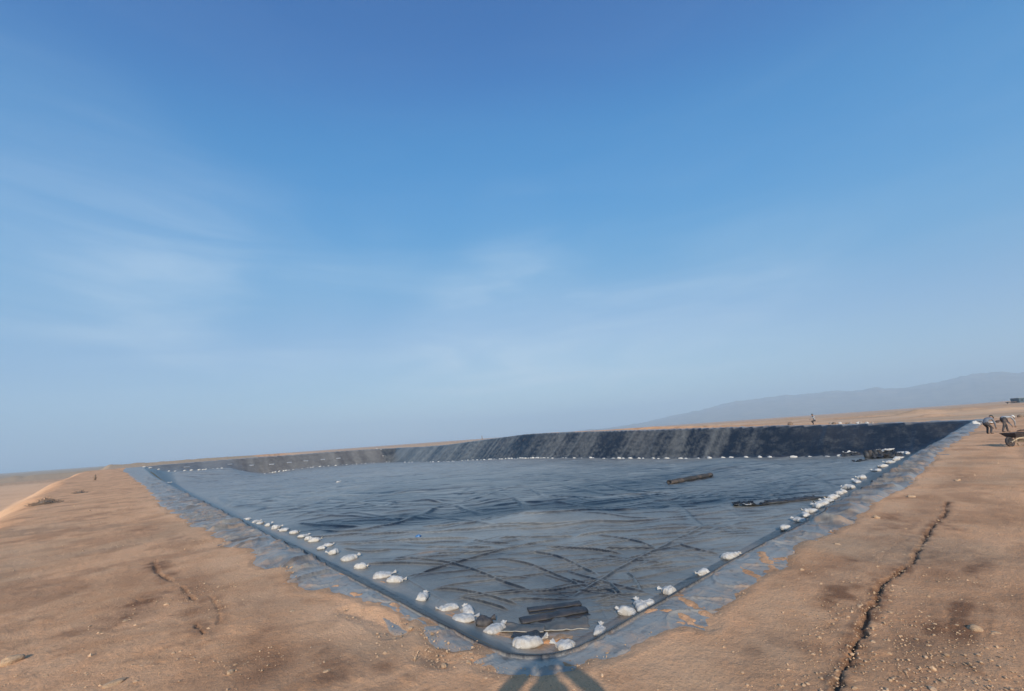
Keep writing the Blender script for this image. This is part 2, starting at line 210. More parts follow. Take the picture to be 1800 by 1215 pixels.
def obj(name, me, mat=None, parent=None, loc=None, rot=None, smooth=None):
    o = bpy.data.objects.new(name, me); COL.objects.link(o)
    if mat is not None and len(me.materials) == 0: me.materials.append(mat)
    if parent: o.parent = parent
    if loc is not None: o.location = loc
    if rot is not None: o.rotation_euler = rot
    if smooth: me.polygons.foreach_set('use_smooth', [True] * len(me.polygons))
    return o

def empty(name, loc, rz=0.0):
    o = bpy.data.objects.new(name, None); o.empty_display_size = .2; COL.objects.link(o)
    o.location = loc; o.rotation_euler = (0, 0, rz)
    return o

def np_mesh(name, V, Q, smooth=True):
    """mesh from a vertex array and an (n,4) or (n,3) face array"""
    me = bpy.data.meshes.new(name); k = Q.shape[1]
    me.vertices.add(len(V)); me.vertices.foreach_set('co', np.ascontiguousarray(V, dtype=np.float32).ravel())
    me.loops.add(len(Q) * k); me.loops.foreach_set('vertex_index', np.ascontiguousarray(Q, dtype=np.int32).ravel())
    me.polygons.add(len(Q)); me.polygons.foreach_set('loop_start', np.arange(0, len(Q) * k, k, dtype=np.int32))
    me.polygons.foreach_set('use_smooth', np.full(len(Q), smooth)); me.update(calc_edges=True)
    return me

def attr(me, name, val):
    a = me.attributes.new(name, 'FLOAT', 'POINT'); a.data.foreach_set('value', np.ascontiguousarray(val, dtype=np.float32))

def bm_mesh(name, bm, smooth=False):
    me = bpy.data.meshes.new(name); bm.normal_update(); bm.to_mesh(me); bm.free()
    if smooth: me.polygons.foreach_set('use_smooth', [True] * len(me.polygons))
    return me

def add_box(bm, c, s, rot=None, taper=1.0):
    vs = []
    for z in (-1, 1):
        k = taper if z > 0 else 1
        for x, y in ((-1, -1), (1, -1), (1, 1), (-1, 1)):
            v = Vector((x * s[0] / 2 * k, y * s[1] / 2 * k, z * s[2] / 2))
            if rot: v = rot @ v
            vs.append(bm.verts.new(v + Vector(c)))
    for f in ((3, 2, 1, 0), (4, 5, 6, 7), (0, 1, 5, 4), (1, 2, 6, 5), (2, 3, 7, 6), (3, 0, 4, 7)): bm.faces.new([vs[i] for i in f])

def add_tube(bm, pts, rad, n=10, cap=True):
    pts = [Vector(p) for p in pts]; rings = []
    if not hasattr(rad, '__len__'): rad = [rad] * len(pts)
    up = Vector((0, 0, 1))
    for i, p in enumerate(pts):
        d = (pts[min(i + 1, len(pts) - 1)] - pts[max(i - 1, 0)]).normalized()
        a = d.cross(up); a = a.normalized() if a.length > 1e-3 else Vector((1, 0, 0)); b = d.cross(a)
        rings.append([bm.verts.new(p + (a * math.cos(t) + b * math.sin(t)) * rad[i]) for t in [2 * math.pi * k / n for k in range(n)]])
    for r0, r1 in zip(rings, rings[1:]):
        for k in range(n): bm.faces.new((r0[k], r0[(k + 1) % n], r1[(k + 1) % n], r1[k]))
    if cap: bm.faces.new(rings[0][::-1]); bm.faces.new(rings[-1])
    return rings

# ---------------------------------------------------------------- materials
def mat_new(name):
    m = bpy.data.materials.new(name); m.use_nodes = True; n = m.node_tree
    return m, n, n.nodes['Principled BSDF']
class NB:
    def __init__(s, n): s.n = n
    def node(s, t, **k):
        x = s.n.nodes.new(t)
        for a, v in k.items(): setattr(x, a, v)
        return x
    def link(s, a, b): s.n.links.new(a, b)
    def coords(s, scale=(1, 1, 1), rot=(0, 0, 0), kind='Object'):
        t = s.node('ShaderNodeTexCoord'); m = s.node('ShaderNodeMapping')
        m.inputs['Scale'].default_value = scale; m.inputs['Rotation'].default_value = rot
        s.link(t.outputs[kind], m.inputs[0]); return m.outputs[0]
    def noise(s, vec, scale, detail=4, rough=.55, dist=0):
        x = s.node('ShaderNodeTexNoise'); x.inputs['Scale'].default_value = scale; x.inputs['Detail'].default_value = detail
        x.inputs['Roughness'].default_value = rough; x.inputs['Distortion'].default_value = dist
        s.link(vec, x.inputs['Vector']); return x.outputs['Fac']
    def rng(s, v, a, b, c=0., d=1., smooth=False):
        x = s.node('ShaderNodeMapRange'); x.inputs[1].default_value = a; x.inputs[2].default_value = b
        x.inputs[3].default_value = c; x.inputs[4].default_value = d
        if smooth: x.interpolation_type = 'SMOOTHSTEP'
        s.link(v, x.inputs[0]); return x.outputs[0]
    def math(s, op, a, b=None):
        x = s.node('ShaderNodeMath', operation=op)
        for i, v in enumerate((a, b)):
            if v is None: continue
            if isinstance(v, (int, float)): x.inputs[i].default_value = v
            else: s.link(v, x.inputs[i])
        return x.outputs[0]
    def mix(s, f, a, b):
        x = s.node('ShaderNodeMix', data_type='RGBA')
        if isinstance(f, (int, float)): x.inputs[0].default_value = f
        else: s.link(f, x.inputs[0])
        for i, v in ((6, a), (7, b)):
            if isinstance(v, tuple): x.inputs[i].default_value = (*v, 1)
            else: s.link(v, x.inputs[i])
        return x.outputs[2]
    def attr(s, name):
        x = s.node('ShaderNodeAttribute'); x.attribute_name = name; return x.outputs['Fac']
    def bump(s, h, dist, strength=1.0, prev=None):
        x = s.node('ShaderNodeBump'); x.inputs['Distance'].default_value = dist; x.inputs['Strength'].default_value = strength
        s.link(h, x.inputs['Height'])
        if prev: s.link(prev, x.inputs['Normal'])
        return x.outputs[0]

def simple_mat(name, col, rough=.8, var=.25, scale=14, metal=0.0, dust=0.0, bump=.004):
    m, n, b = mat_new(name); k = NB(n); c = k.coords()
    f = k.noise(c, scale, 5)
    colr = k.mix(k.rng(f, .3, .7), tuple(v * (1 - var) for v in col), tuple(min(1, v * (1 + var)) for v in col))
    if dust:
        g = k.noise(c, scale * .35, 5, .6)
        colr = k.mix(k.math('MULTIPLY', k.rng(g, .42, .68, smooth=True), dust), colr, (.36, .245, .165))
    k.link(colr, b.inputs['Base Color']); b.inputs['Roughness'].default_value = rough; b.inputs['Metallic'].default_value = metal
    k.link(k.bump(k.noise(c, scale * 3, 4), bump), b.inputs['Normal'])
    return m

SOIL = (.52, .335, .215)
def soil_material():
    m, n, b = mat_new('brown_soil'); k = NB(n); c = k.coords()
    big = k.rng(k.noise(c, .55, 6, .65, .6), .38, .62, smooth=True)
    med = k.rng(k.noise(c, 2.6, 6, .62, .3), .33, .7)
    fine = k.noise(c, 38, 5, .65)
    grit = k.noise(c, 160, 3, .6)
    col = k.mix(big, (.60, .302, .150), (.76, .400, .210))
    col = k.mix(k.math('MULTIPLY', med, .5), col, (.72, .45, .265))
    col = k.mix(k.attr('red'), col, (.245, .115, .058))
    col = k.mix(k.attr('pale'), col, (.80, .49, .29))
    col = k.mix(k.attr('grey'), col, (.40, .30, .20))
    col = k.mix(k.attr('damp'), col, (.075, .042, .028))
    col = k.mix(k.rng(fine, .5, .72, 0, .45), col, (.25, .145, .08))
    col = k.mix(k.rng(grit, .56, .72, 0, .6), col, (.68, .49, .32))
    k.link(col, b.inputs['Base Color']); b.inputs['Roughness'].default_value = .95
    b.inputs['Specular IOR Level'].default_value = .2
    h = k.bump(k.noise(c, 3.5, 6, .62), .02, .8); h = k.bump(k.noise(c, 14, 6, .6), .011, 1, h); h = k.bump(fine, .012, 1, h); h = k.bump(grit, .006, 1, h)
    k.link(h, b.inputs['Normal'])
    return m
M_SOIL = soil_material()

def liner_material(name='black_liner', dusty=None):
    m, n, b = mat_new(name); k = NB(n); c = k.coords()
    d = k.attr('dust') if dusty is None else None  # settled dust plus the shading painted on folds and slopes
    n1 = k.noise(c, .8, 6, .6, .4); n2 = k.noise(c, 5, 5, .62)
    if d is None:
        v = k.node('ShaderNodeValue'); v.outputs[0].default_value = dusty; d = v.outputs[0]
    f = k.math('ADD', d, k.rng(n1, .3, .7, -.12, .12)); f = k.math('ADD', f, k.rng(n2, .3, .7, -.06, .06))
    f = k.rng(f, 0.0, 1.0)
    col = k.mix(f, (.012, .016, .022), (.34, .325, .28))
    if dusty is None:
        col = k.mix(k.math('MULTIPLY', k.attr('brown'), .75), col, (.33, .285, .245))
        col = k.mix(k.attr('mud'), col, (.40, .27, .18))
    k.link(col, b.inputs['Base Color'])
    k.link(k.rng(f, 0, 1, .30, .40), b.inputs['Roughness'])
    k.link(k.rng(f, 0, 1, .42, .78), b.inputs['Specular IOR Level'])
    w = k.noise(k.coords((1, 1, 1)), 2.2, 5, .55, 1.2)
    w2 = k.noise(k.coords((.5, 2.4, 1), (0, 0, R(35))), 1.6, 5, .6, .8)
    w3 = k.noise(k.coords((2.4, .5, 1), (0, 0, R(20))), 1.8, 5, .6, .8)
    h = k.bump(w2, .05, .6); h = k.bump(w3, .045, .6, h); h = k.bump(w, .03, .8, h); h = k.bump(n2, .006, 1, h)
    k.link(h, b.inputs['Normal'])
    return m
M_LINER = liner_material()
M_SHEET = liner_material('loose_liner_sheet', .28)
M_SHEET_DARK = liner_material('clean_liner_sheet', .05)

def sack_material():
    m, n, b = mat_new('white_sack_weave'); k = NB(n); c = k.coords()
    f = k.noise(c, 6, 5, .6); g = k.noise(c, 17, 4)
    oi = k.node('ShaderNodeObjectInfo')
    col = k.mix(k.rng(f, .44, .70, 0, .75), (.60, .585, .555), (.40, .32, .24))
    col = k.mix(k.rng(oi.outputs['Random'], 0, 1, 0, .28), col, (.60, .55, .47))
    k.link(col, b.inputs['Base Color']); b.inputs['Roughness'].default_value = .7
    w = k.node('ShaderNodeTexWave'); w.inputs['Scale'].default_value = 60; k.link(c, w.inputs['Vector'])
    h = k.bump(g, .02); h = k.bump(w.outputs['Fac'], .0015, 1, h); k.link(h, b.inputs['Normal'])
    return m
M_SACK = sack_material()

# ---------------------------------------------------------------- distances to traced lines
def seg_dist(x, y, pts, limit=3.0):
    """distance to a polyline and normalised position along it"""
    P = np.array(pts, float); best = np.full(x.shape, 1e3, dtype=np.float32); along = np.zeros(x.shape, dtype=np.float32)
    lo = P.min(0) - limit; hi = P.max(0) + limit
    idx = np.nonzero((x > lo[0]) & (x < hi[0]) & (y > lo[1]) & (y < hi[1]))[0]
    if len(idx) == 0: return idx, best[idx], along[idx]
    X = x[idx]; Y = y[idx]; bd = np.full(X.shape, 1e3); al = np.zeros(X.shape); sg = np.ones(X.shape)
    L = np.hypot(*(P[1:] - P[:-1]).T); cum = np.concatenate([[0], np.cumsum(L)]); tot = cum[-1] + 1e-9
    for i in range(len(P) - 1):
        d = P[i + 1] - P[i]; l2 = max(1e-9, d @ d)
        t = np.clip(((X - P[i, 0]) * d[0] + (Y - P[i, 1]) * d[1]) / l2, 0, 1)
        q = np.hypot(X - P[i, 0] - t * d[0], Y - P[i, 1] - t * d[1])
        s = q < bd; bd[s] = q[s]; sg[s] = np.sign(X * .65 + Y * .76 - (P[i, 0] + t * d[0]) * .65 - (P[i, 1] + t * d[1]) * .76)[s]; al[s] = ((cum[i] + t * L[i]) / tot)[s]
    seg_dist.side = sg
    return idx, bd, al

def smooth_line(pts, n=4):
    P = [np.array(p, float) for p in pts]
    for _ in range(n):
        Q = [P[0]]
        for a, b in zip(P, P[1:]): Q += [a * .75 + b * .25, a * .25 + b * .75]
        Q.append(P[-1]); P = Q
        if len(P) > 40: break
    return P

def soil_edge(x, y):
    """positive where the sheet lies bare, negative where soil covers it"""
    poly = np.array([(BOUND[0][0] - 2, 500)] + BOUND + [(500, BOUND[-1][1]), (500, 500)])
    d = np.full(x.shape, 6.0)
    near = np.nonzero((inside(x, y) < 6) & (x < 90) & (y < 170))[0]
    idx, bd, _ = seg_dist(x[near], y[near], poly[:-1], 6)
    d[near[idx]] = np.minimum(6, bd)
    ins = np.zeros(x.shape, bool); j = len(poly) - 1
    for i in range(len(poly)):
        xi, yi = poly[i]; xj, yj = poly[j]
        c = ((yi > y) != (yj > y)) & (x < (xj - xi) * (y - yi) / (yj - yi + 1e-12) + xi); ins ^= c; j = i
    s = np.where(ins, d, -d)
    far = np.minimum(A1 - x, B1 - y) + 1.1
    return np.minimum(s, far)

def polar_grid(radii, angles, keep):
    r, a = np.meshgrid(radii, angles, indexing='ij')
    x = (r * np.cos(a)).astype(np.float64); y = (r * np.sin(a)).astype(np.float64)
    nr, na = r.shape
    k = keep(x.ravel(), y.ravel()).reshape(nr, na)
    i = np.arange(nr * na).reshape(nr, na)
    q = np.stack([i[:-1, :-1], i[1:, :-1], i[1:, 1:], i[:-1, 1:]], -1).reshape(-1, 4)
    kq = (k[:-1, :-1] & k[1:, :-1] & k[1:, 1:] & k[:-1, 1:]).ravel()
    q = q[kq]; used = np.zeros(nr * na, bool); used[q.ravel()] = True
    remap = np.cumsum(used) - 1
    return x.ravel()[used], y.ravel()[used], remap[q]

VIEW = math.atan2(FWD.y, FWD.x)
def radii(r0, r1, fn):
    r = [r0]
    while r[-1] < r1: r.append(r[-1] + fn(r[-1]))
    return np.array(r)

# ---------------------------------------------------------------- the ground: berms, field and plain, one sheet
def build_ground():
    fine = np.linspace(VIEW - R(54), VIEW + R(54), 860)
    ang = np.concatenate([np.linspace(VIEW - R(180), VIEW - R(55), 60), fine, np.linspace(VIEW + R(55), VIEW + R(180), 60)])
    rr = radii(.25, 7400, lambda r: .14 if r < 3.0 else max(.018, min(r * r / 1150., .035 * r, .7 if r < 190 else 99)))
    x, y, q = polar_grid(rr, ang, lambda a, b: inside(a, b) < 1.6)
    r = np.hypot(x, y)
    z = top_z(x, y)
    s = soil_edge(x, y)
    nrm = 1 / (1 + r / 40.)
    rough = sstep(r, 400, 60)
    rel = .016 * fbm(x / 1.7, y / 1.7, 3, 11) * rough + .007 * fbm(x * 2.3, y * 2.3, 3, 12) + np.where(r < 30, .0035 * fbm(x * 9, y * 9, 3, 13) + .002 * vnoise(x * 34, y * 34, 14), 0)
    clod = np.clip(vnoise(x * 7, y * 7, 15) - .45, 0, 1) * .022 * np.clip(vnoise(x * .9, y * .9, 16) + .2, 0, 1)
    rel = rel + np.where(r < 40, clod, 0)
    # soil over the edge of the sheet, ragged
    sn = s + (.085 * fbm(x * 5, y * 5, 5, 21, .6) + .15 * fbm(x * 1.1, y * 1.1, 2, 22)) * np.clip(r / 9., .75, 3)
    th = np.clip(-sn * .16, -.05, .030) + .012 * np.exp(-((sn + .12) / .1) ** 2)
    spot = np.clip((fbm(x * 3.1, y * 3.1, 5, 23, .6) - .20 - .5 * np.clip(s, 0, 1)) * .10, -.05, .010)
    th = np.where((s > 0) & (inside(x, y) < -.12) & (s < .6) & (r < 14), np.maximum(th, spot), th)
    for pts, w in EXPOSED:
        idx, d, al = seg_dist(x, y, pts, .6)
        dd = d + .035 * fbm(x[idx] * 8, y[idx] * 8, 3, 5)
        th[idx] = np.minimum(th[idx], (dd - w * .9) * .22)
    for pts, w in COVER:
        idx, d, al = seg_dist(x, y, pts, .5)
        dd = d + .075 * fbm(x[idx] * 10, y[idx] * 10, 5, 6, .62)
        th[idx] = np.maximum(th[idx], np.clip((w * 1.25 - dd) * .4, -.05, .020))
    z = z + th + rel * sstep(-th, .05, -.01) * sstep(-s, -.05, 1.2) + rel * .35
    inn = inside(x, y)
    z = z - .35 * sstep(s, .15, .6) * (((A1 - x) < 8) | ((B1 - y) < 8))
    z = np.where(inn > .05, z - .1 - .6 * np.clip(inn - .05, 0, 2), z)
    damp = np.zeros(x.shape); red = np.zeros(x.shape)
    for pts, w, dp in RILLS:
        line = smooth_line(pts, 2)
        idx, d, al = seg_dist(x, y, line, 1.0)
        wob = w * .52 * (1 + .55 * vnoise(al * 23 + w * 900, al * 0, 9) + .35 * vnoise(al * 71, al * 0, 10)) * (.6 + .7 * np.clip(1 - al * .2, 0, 1))
        dd = np.abs(d + .035 * fbm(x[idx] * 9, y[idx] * 9, 4, 7) + .022 * fbm(x[idx] * 27, y[idx] * 27, 3, 8))
        z[idx] -= dp * (.8 if dp > .045 or pts[0][0] < pts[0][1] else .5) * np.exp(-(dd / wob) ** 3)
        z[idx] += dp * .07 * np.exp(-((dd - wob * 1.9) / wob) ** 2)
        if dp > .028: damp[idx] = np.maximum(damp[idx], (.66 if dp > .045 else .45) * sstep(dd, wob * 1.5, wob * .4))
        red[idx] = np.maximum(red[idx], (.8 if dp > .045 else .5) * np.exp(-(d / (w * (4 if dp > .045 else 6))) ** 2) * np.clip(1 + fbm(x[idx] * 7, y[idx] * 7, 3, 77), .1, 1.6))
    # humps and tyre ruts on the right berm
    rut = np.exp(-((y - .1 + .1 * np.sin(x * .4)) / .16) ** 2) + np.exp(-((y + 1.5 + .1 * np.sin(x * .4)) / .16) ** 2)
    z -= .018 * rut * sstep(x, 9, 14) * (x < 75)
    # far spoil mounds and road
    for mx, my, h, sx, sy in MOUNDS:
        z += h * np.exp(-((x - mx) / sx) ** 2 - ((y - my) / sy) ** 2) * (1 + .35 * fbm(x / 5, y / 5, 3, 3))
    far = sstep(r, 120, 500)
    for px, py, rx, ry, a in REDS:
        red = np.maximum(red, a * np.exp(-(((x - px) / rx) ** 2 + ((y - py) / ry) ** 2)) * (1 + .5 * fbm(x * 3, y * 3, 3, 2)))
    for (px, py), rx, ry, a in STAINS:
        g_ = np.exp(-(((x - px) / (rx * 1.4)) ** 2 + ((y - py) / (ry * 1.4)) ** 2)); k_ = g_ > .03
        red[k_] = np.maximum(red[k_], 1.25 * a * g_[k_] * np.clip(1 + 1.1 * fbm(x[k_] * 5, y[k_] * 5, 4, 2, .6), 0, 1.7))
    red = np.maximum(red, .40 * sstep(fbm(x * 1.2, y * 1.2, 4, 41), .06, .4) + .3 * sstep(fbm(x * 5, y * 5, 4, 47), .15, .5) * sstep(r, 16, 8) * sstep(r, 60, 20))
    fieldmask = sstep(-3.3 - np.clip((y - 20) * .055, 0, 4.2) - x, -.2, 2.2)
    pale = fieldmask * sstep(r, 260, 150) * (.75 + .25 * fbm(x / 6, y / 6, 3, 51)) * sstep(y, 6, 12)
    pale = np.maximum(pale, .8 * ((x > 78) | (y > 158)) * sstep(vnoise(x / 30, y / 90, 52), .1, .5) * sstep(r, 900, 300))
    for pts, w in ROADS:
        idx, d, al = seg_dist(x, y, pts, 20)
        pale[idx] = np.maximum(pale[idx], sstep(d, w, w * .5))
    pale = np.maximum(pale, .42 * np.exp(-((s + .45) / .5) ** 2) * (s < 0) * sstep(fbm(x * 1.3, y * 1.3, 4, 55), -.35, .35) * sstep(r, 60, 25))
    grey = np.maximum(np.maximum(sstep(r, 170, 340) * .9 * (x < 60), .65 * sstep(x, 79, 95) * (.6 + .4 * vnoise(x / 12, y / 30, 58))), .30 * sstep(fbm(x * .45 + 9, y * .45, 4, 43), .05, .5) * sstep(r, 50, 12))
    V = np.stack([x, y, z], -1)
    me = np_mesh('ground', V, q)
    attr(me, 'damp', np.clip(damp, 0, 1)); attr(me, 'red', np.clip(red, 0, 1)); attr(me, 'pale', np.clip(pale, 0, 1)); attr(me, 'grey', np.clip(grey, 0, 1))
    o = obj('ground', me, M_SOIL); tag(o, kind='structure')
    o['label'] = 'brown earth berms around the lined pit and the desert plain beyond'
    return o
MOUNDS = [(120, 33, .5, 2, 5), (132, 12, .6, 3, 3), (210, 30, 1.2, 5, 9), (205, 52, .9, 4, 12), (250, 75, 1.3, 6, 14), (165, 16, 1.5, 5, 6), (172, 9, 1.1, 4, 6), (150, 2, .7, 3, 7), (190, 38, .9, 4, 12), (82, 46, .5, 2, 16), (86, 118, .5, 3, 9), (98, 140, .8, 5, 14), (230, 90, 1.2, 10, 30), (260, 140, 1.5, 12, 40), (-30, 320, 2.0, 60, 12), (60, 330, 1.6, 50, 14)]
REDS = [(8.2, 1.0, 1.6, .3, .6), (6.5, 2.3, .9, .3, .5), (12.5, 1.6, 2.2, .35, .5), (3.9, 1.2, .5, .4, .5), (1.6, 7.2, .35, 1.1, .5), (5.6, .9, 1.0, .35, .8), (4.2, 1.9, .5, .35, .5), (7.2, 1.9, .8, .5, .55), (9.5, 2.2, 1.2, .4, .5), (1.2, 5.2, .5, .7, .7), (1.9, 4.6, .3, .4, .6), (1.1, 9.5, .45, 1.2, .6), (.2, 11, .4, 1.0, .4), (6.8, .3, 1.5, .25, .5)]
ROADS = [([(96, -14), (100, 20), (112, 60), (140, 120)], 1.3), ([(180, -20), (190, 30), (230, 110)], 3), ([(105, -10), (118, 10), (135, 40), (170, 90), (260, 200)], 2.2), ([(128, -30), (150, 15), (200, 60)], 1.5), ([(240, 300), (300, 120), (330, 0)], 5)]
build_ground()

# ---------------------------------------------------------------- the liner: one black sheet over floor, slopes and rim
def build_liner():
    ang = np.linspace(VIEW - R(53), VIEW + R(53.5), 1020)
    rr = radii(2.6, 185, lambda r: .018 if r < 5.5 else r * r / 2600. if r < 11.5 else min(r * r / 8000., .56))
    x, y, q = polar_grid(rr, ang, lambda a, b: (inside(a, b) > -3.6) & (soil_edge(a, b) > -.75))
    r = np.hypot(x, y); d = inside(x, y)
    z = pit_z(x, y)
    s = soil_edge(x, y)
    fl = sstep(d, RUN * .93, RUN * 1.15)
    sl = sstep(d, .0, .5) * (1 - sstep(d, RUN * .8, RUN))
    w = np.zeros(x.shape); wipe = np.zeros(x.shape); ridge_light = np.zeros(x.shape); halo = np.zeros(x.shape)
    main = (w, wipe, ridge_light)
    def fold(line, amp, wid, tgt=None):
        w, wipe, ridge_light = tgt or main
        dv = np.array(line[-1]) - np.array(line[0]); across = abs(dv[0] * .76 - dv[1] * .65) / (np.hypot(*dv) + 1e-9)
        idx, dist, al = seg_dist(x, y, line, wid * 6)
        if len(idx) == 0: return
        tp = sstep(al, 0, .14) * sstep(al, 1, .86)
        ds = dist * seg_dist.side                # lapped fold: steep near face, soft back
        prof = np.where(ds < 0, np.exp(-(ds / (wid * .8)) ** 2), np.exp(-(np.maximum(ds - .6 * wid, 0) / (1.5 * wid)) ** 2))
        w[idx] = np.maximum(w[idx], amp * tp * prof)
        st_ = tp * min(1, .15 + amp * 9 / (1 + wid * 6) + wid * 1.5)
        wipe[idx] = np.maximum(wipe[idx], st_ * np.exp(-((ds + .55 * wid) / (wid * .68)) ** 4))  # shade painted on the near face of the fold
        ridge_light[idx] = np.maximum(ridge_light[idx], st_ * across ** 2 * np.exp(-((ds - 1.0 * wid) / (wid * .95)) ** 2))  # light line painted along the back of the fold
    for pts in FOLDS:
        if len(pts) < 2: continue
        ln = smooth_line(pts, 2); c = np.mean(ln, 0); R0 = float(np.hypot(*c))
        fold(ln, .062 + .0018 * R0, max(.027, R0 * R0 / 8000.))
    rs = np.random.RandomState(11)
    # directions follow the surveyed creases near by
    FC = [(np.mean(f_, 0), math.atan2(f_[-1][1] - f_[0][1], f_[-1][0] - f_[0][0])) for f_ in FOLDS if len(f_) > 1]
    for i in range(2300):
        q_ = rs.rand()
        cx = A0 + RUN + (A1 - A0 - 2 * RUN) * rs.rand() ** (1.2 if q_ < .6 else .8); cy = B0 + RUN + (B1 - B0 - 2 * RUN) * rs.rand() ** (1.7 if q_ < .6 else 1.1)
        R0 = math.hypot(cx, cy)
        dd_ = [math.hypot(cx - c_[0], cy - c_[1]) for c_, _ in FC]; near_ = np.argsort(dd_)[:5]
        th = (R(-41) + rs.randn() * .17) if rs.rand() < .86 else FC[near_[rs.randint(3)]][1] + rs.randn() * .1
        L = rs.uniform(1.5, 7) * (1 + R0 / 30.); k = rs.uniform(-.06, .06) / (1 + R0 / 30.)
        p = np.array([cx, cy]); ln = []
        for j in range(9):
            ln.append(p.copy()); th += k * L / 8 + rs.randn() * .03; p = p + np.array([math.cos(th), math.sin(th)]) * L / 8
        fold(smooth_line(ln, 1), (.014 + .050 * rs.rand() ** 1.7) * (1 + R0 / 60.), min(.45, max(.021, R0 * R0 / 8000.)) * rs.uniform(.85, 1.3))
    keep = np.ones(x.shape)
    for seg in (([SPOT['foldA0'][:2], SPOT['foldA1'][:2]]), ([SPOT['foldB0'][:2], SPOT['foldB1'][:2]]), ([SPOT['rollA'][:2], SPOT['rollB'][:2]]), ([SPOT['clothA'][:2], SPOT['clothC'][:2], SPOT['clothD'][:2]]), ([(9.0, 11.0), (10.6, 10.2)]), ([SPOT['stack0'][:2], SPOT['stack1'][:2]])):
        idx, dist, al = seg_dist(x, y, seg, 1.6); keep[idx] = np.minimum(keep[idx], sstep(dist, .25, 1.0))
    w *= fl * keep; wipe *= keep
    # gathers pulled square across the rim
    wr_, rim_face_shade, rim_ridge_light = np.zeros(x.shape), np.zeros(x.shape), np.zeros(x.shape)  # rim gathers carry their own painted shade and light
    for side in (0, 1):
        t_ = 8.3 if side == 0 else 7.6
        while t_ < 75:
            t_ += rs.uniform(.16, .75) * (1 + t_ / 40.)
            sk_ = rs.uniform(-.5, .2); l_ = rs.uniform(.35, 1.15) if side == 0 else rs.uniform(.4, 1.5); o_ = rs.uniform(-.1, .25)
            pts_ = [(t_, B0 + .12 - o_), (t_ + sk_ * l_ * .4, B0 + .12 - o_ - l_ * .5), (t_ + sk_ * l_, B0 + .12 - o_ - l_)]
            if side: pts_ = [(A0 + .12 - (B0 + .12 - q_[1]), q_[0]) for q_ in pts_]
            fold(pts_, rs.uniform(.018, .055) * (1 + t_ / 60.), max(.022, t_ * .0032) * rs.uniform(.8, 1.5), (wr_, rim_face_shade, rim_ridge_light))
    # fine rumpling everywhere on the floor
    c1 = (x * .665 + y * .747); c2 = (x * .747 - y * .665)
    low = np.clip(ridge(c1 / 1.7 + .6 * fbm(c2 / 6, c1 / 6, 2, 6), c2 / 9, 66), 0, 1) ** 3 * sstep(r, 8, 26)
    low2 = np.clip(ridge(x / 2.4 + y / 5.5 + .5 * fbm(x / 7, y / 7, 2, 5), y / 16 - x / 16, 69), 0, 1) ** 5 * sstep(r, 6, 20)
    wx = x + 1.1 * fbm(x / 4, y / 4, 2, 61); wy = y + 1.1 * fbm(x / 4, y / 4, 2, 62)
    rum = .003 * np.clip(ridge(wx / 1.6 + wy * .25, wy / .9, 63), 0, 1) ** 4 + .002 * np.clip(ridge(wx * .9, wy / 2.2 - wx * .3, 64), 0, 1) ** 4
    rum += .004 * fbm(x * 2.2, y * 2.2, 3, 65) * sstep(r, 45, 20)
    rum += .010 * low + .014 * low2
    crum = np.exp(-(((x - 12.2) / 2.2) ** 2 + ((y - 11.4) / 1.6) ** 2))
    rum += crum * .012 * np.clip(ridge(x * 1.1 + .5 * fbm(x, y, 2, 8), y * 1.1, 67), 0, 1) ** 2
    crum2 = np.exp(-(((x - 38) / 8) ** 2 + ((y - 13.5) / 3) ** 2))
    rum += crum2 * .03 * np.clip(ridge(x * .35 + .5 * fbm(x * .4, y * .4, 2, 8), y * .5, 68), 0, 1) ** 2
    w += rum * fl * keep
    rim_shade = rim_face_shade * sstep(d, .3, .05); rim_light = rim_ridge_light * sstep(d, .3, .05)
    # far slope: long gathers down the fall line
    farw = ((A1 - x) < RUN + .5) & (x > y * 0 + 40)
    lftw = ((B1 - y) < RUN + .5)
    g = fbm(y * 2.0 + .16 * x, x * .06, 4, 71)
    w += np.where(farw, (.08 * g + .10 * np.clip(ridge(y * .22 + .02 * x, x * .05, 72), 0, 1) ** 6) * sl, 0)
    w += np.where(farw, .16 * np.exp(-((y - 17.9 - .05 * (A1 - x)) / .55) ** 2) * sl, 0)
    w += np.where(lftw, .05 * fbm(x * .9, y * .1, 3, 73) * sl, 0)
    # near slopes
    e_far = np.minimum(A1 - x, B1 - y)
    nl = (x - A0 < RUN) & (x - A0 < y - B0) & (x - A0 < e_far); nrt = (y - B0 < RUN) & ~nl & (y - B0 < e_far); farw &= ~nrt; lftw &= ~nl
    w += np.where(nl, .018 * fbm(y * .35, d * 3.5, 3, 74) * sl, 0) + np.where(nrt, .02 * fbm(x * .5, d * 1.5, 3, 75) * sl, 0)
    for dd, amp in ((.35, .06), (.75, .06), (1.25, .045), (1.9, .03)):
        dev = d - dd - .12 * vnoise(y * .25, y * 0 + dd * 9, 76)
        w += np.where(nl, amp * np.exp(-(dev / .07) ** 2) * sstep(y, 4.5, 7) * sstep(y, 30, 16), 0)
    # rim: pulls and gathers square to the crest
    w += wr_ * sstep(d, .25, .0)
    rim = sstep(d, .05, -.08) * sstep(s, -.15, .1)
    grr = np.clip(ridge(x * 2.1 + .3 * vnoise(y * 1.5, x, 3), y * .2, 77), 0, 1) ** 2
    gll = np.clip(ridge(y * 1.9 + .3 * vnoise(x * 1.5, y, 3), x * .2, 79), 0, 1) ** 2
    gr = grr * .13 + .015 * fbm(x * 4, y * .8, 3, 78)
    gl = gll * .08 + .012 * fbm(y * 3.5, x * .8, 3, 80)
    w += rim * np.where(x - A0 > y - B0, gr * (.18 + .82 * sstep(x, 8.5, 11)), gl * (.15 + .85 * sstep(y, 7.5, 9)))
    w += rim * .06 * np.exp(-((x - 2.45) / .16) ** 2 - ((y - 9.6) / .9) ** 2)
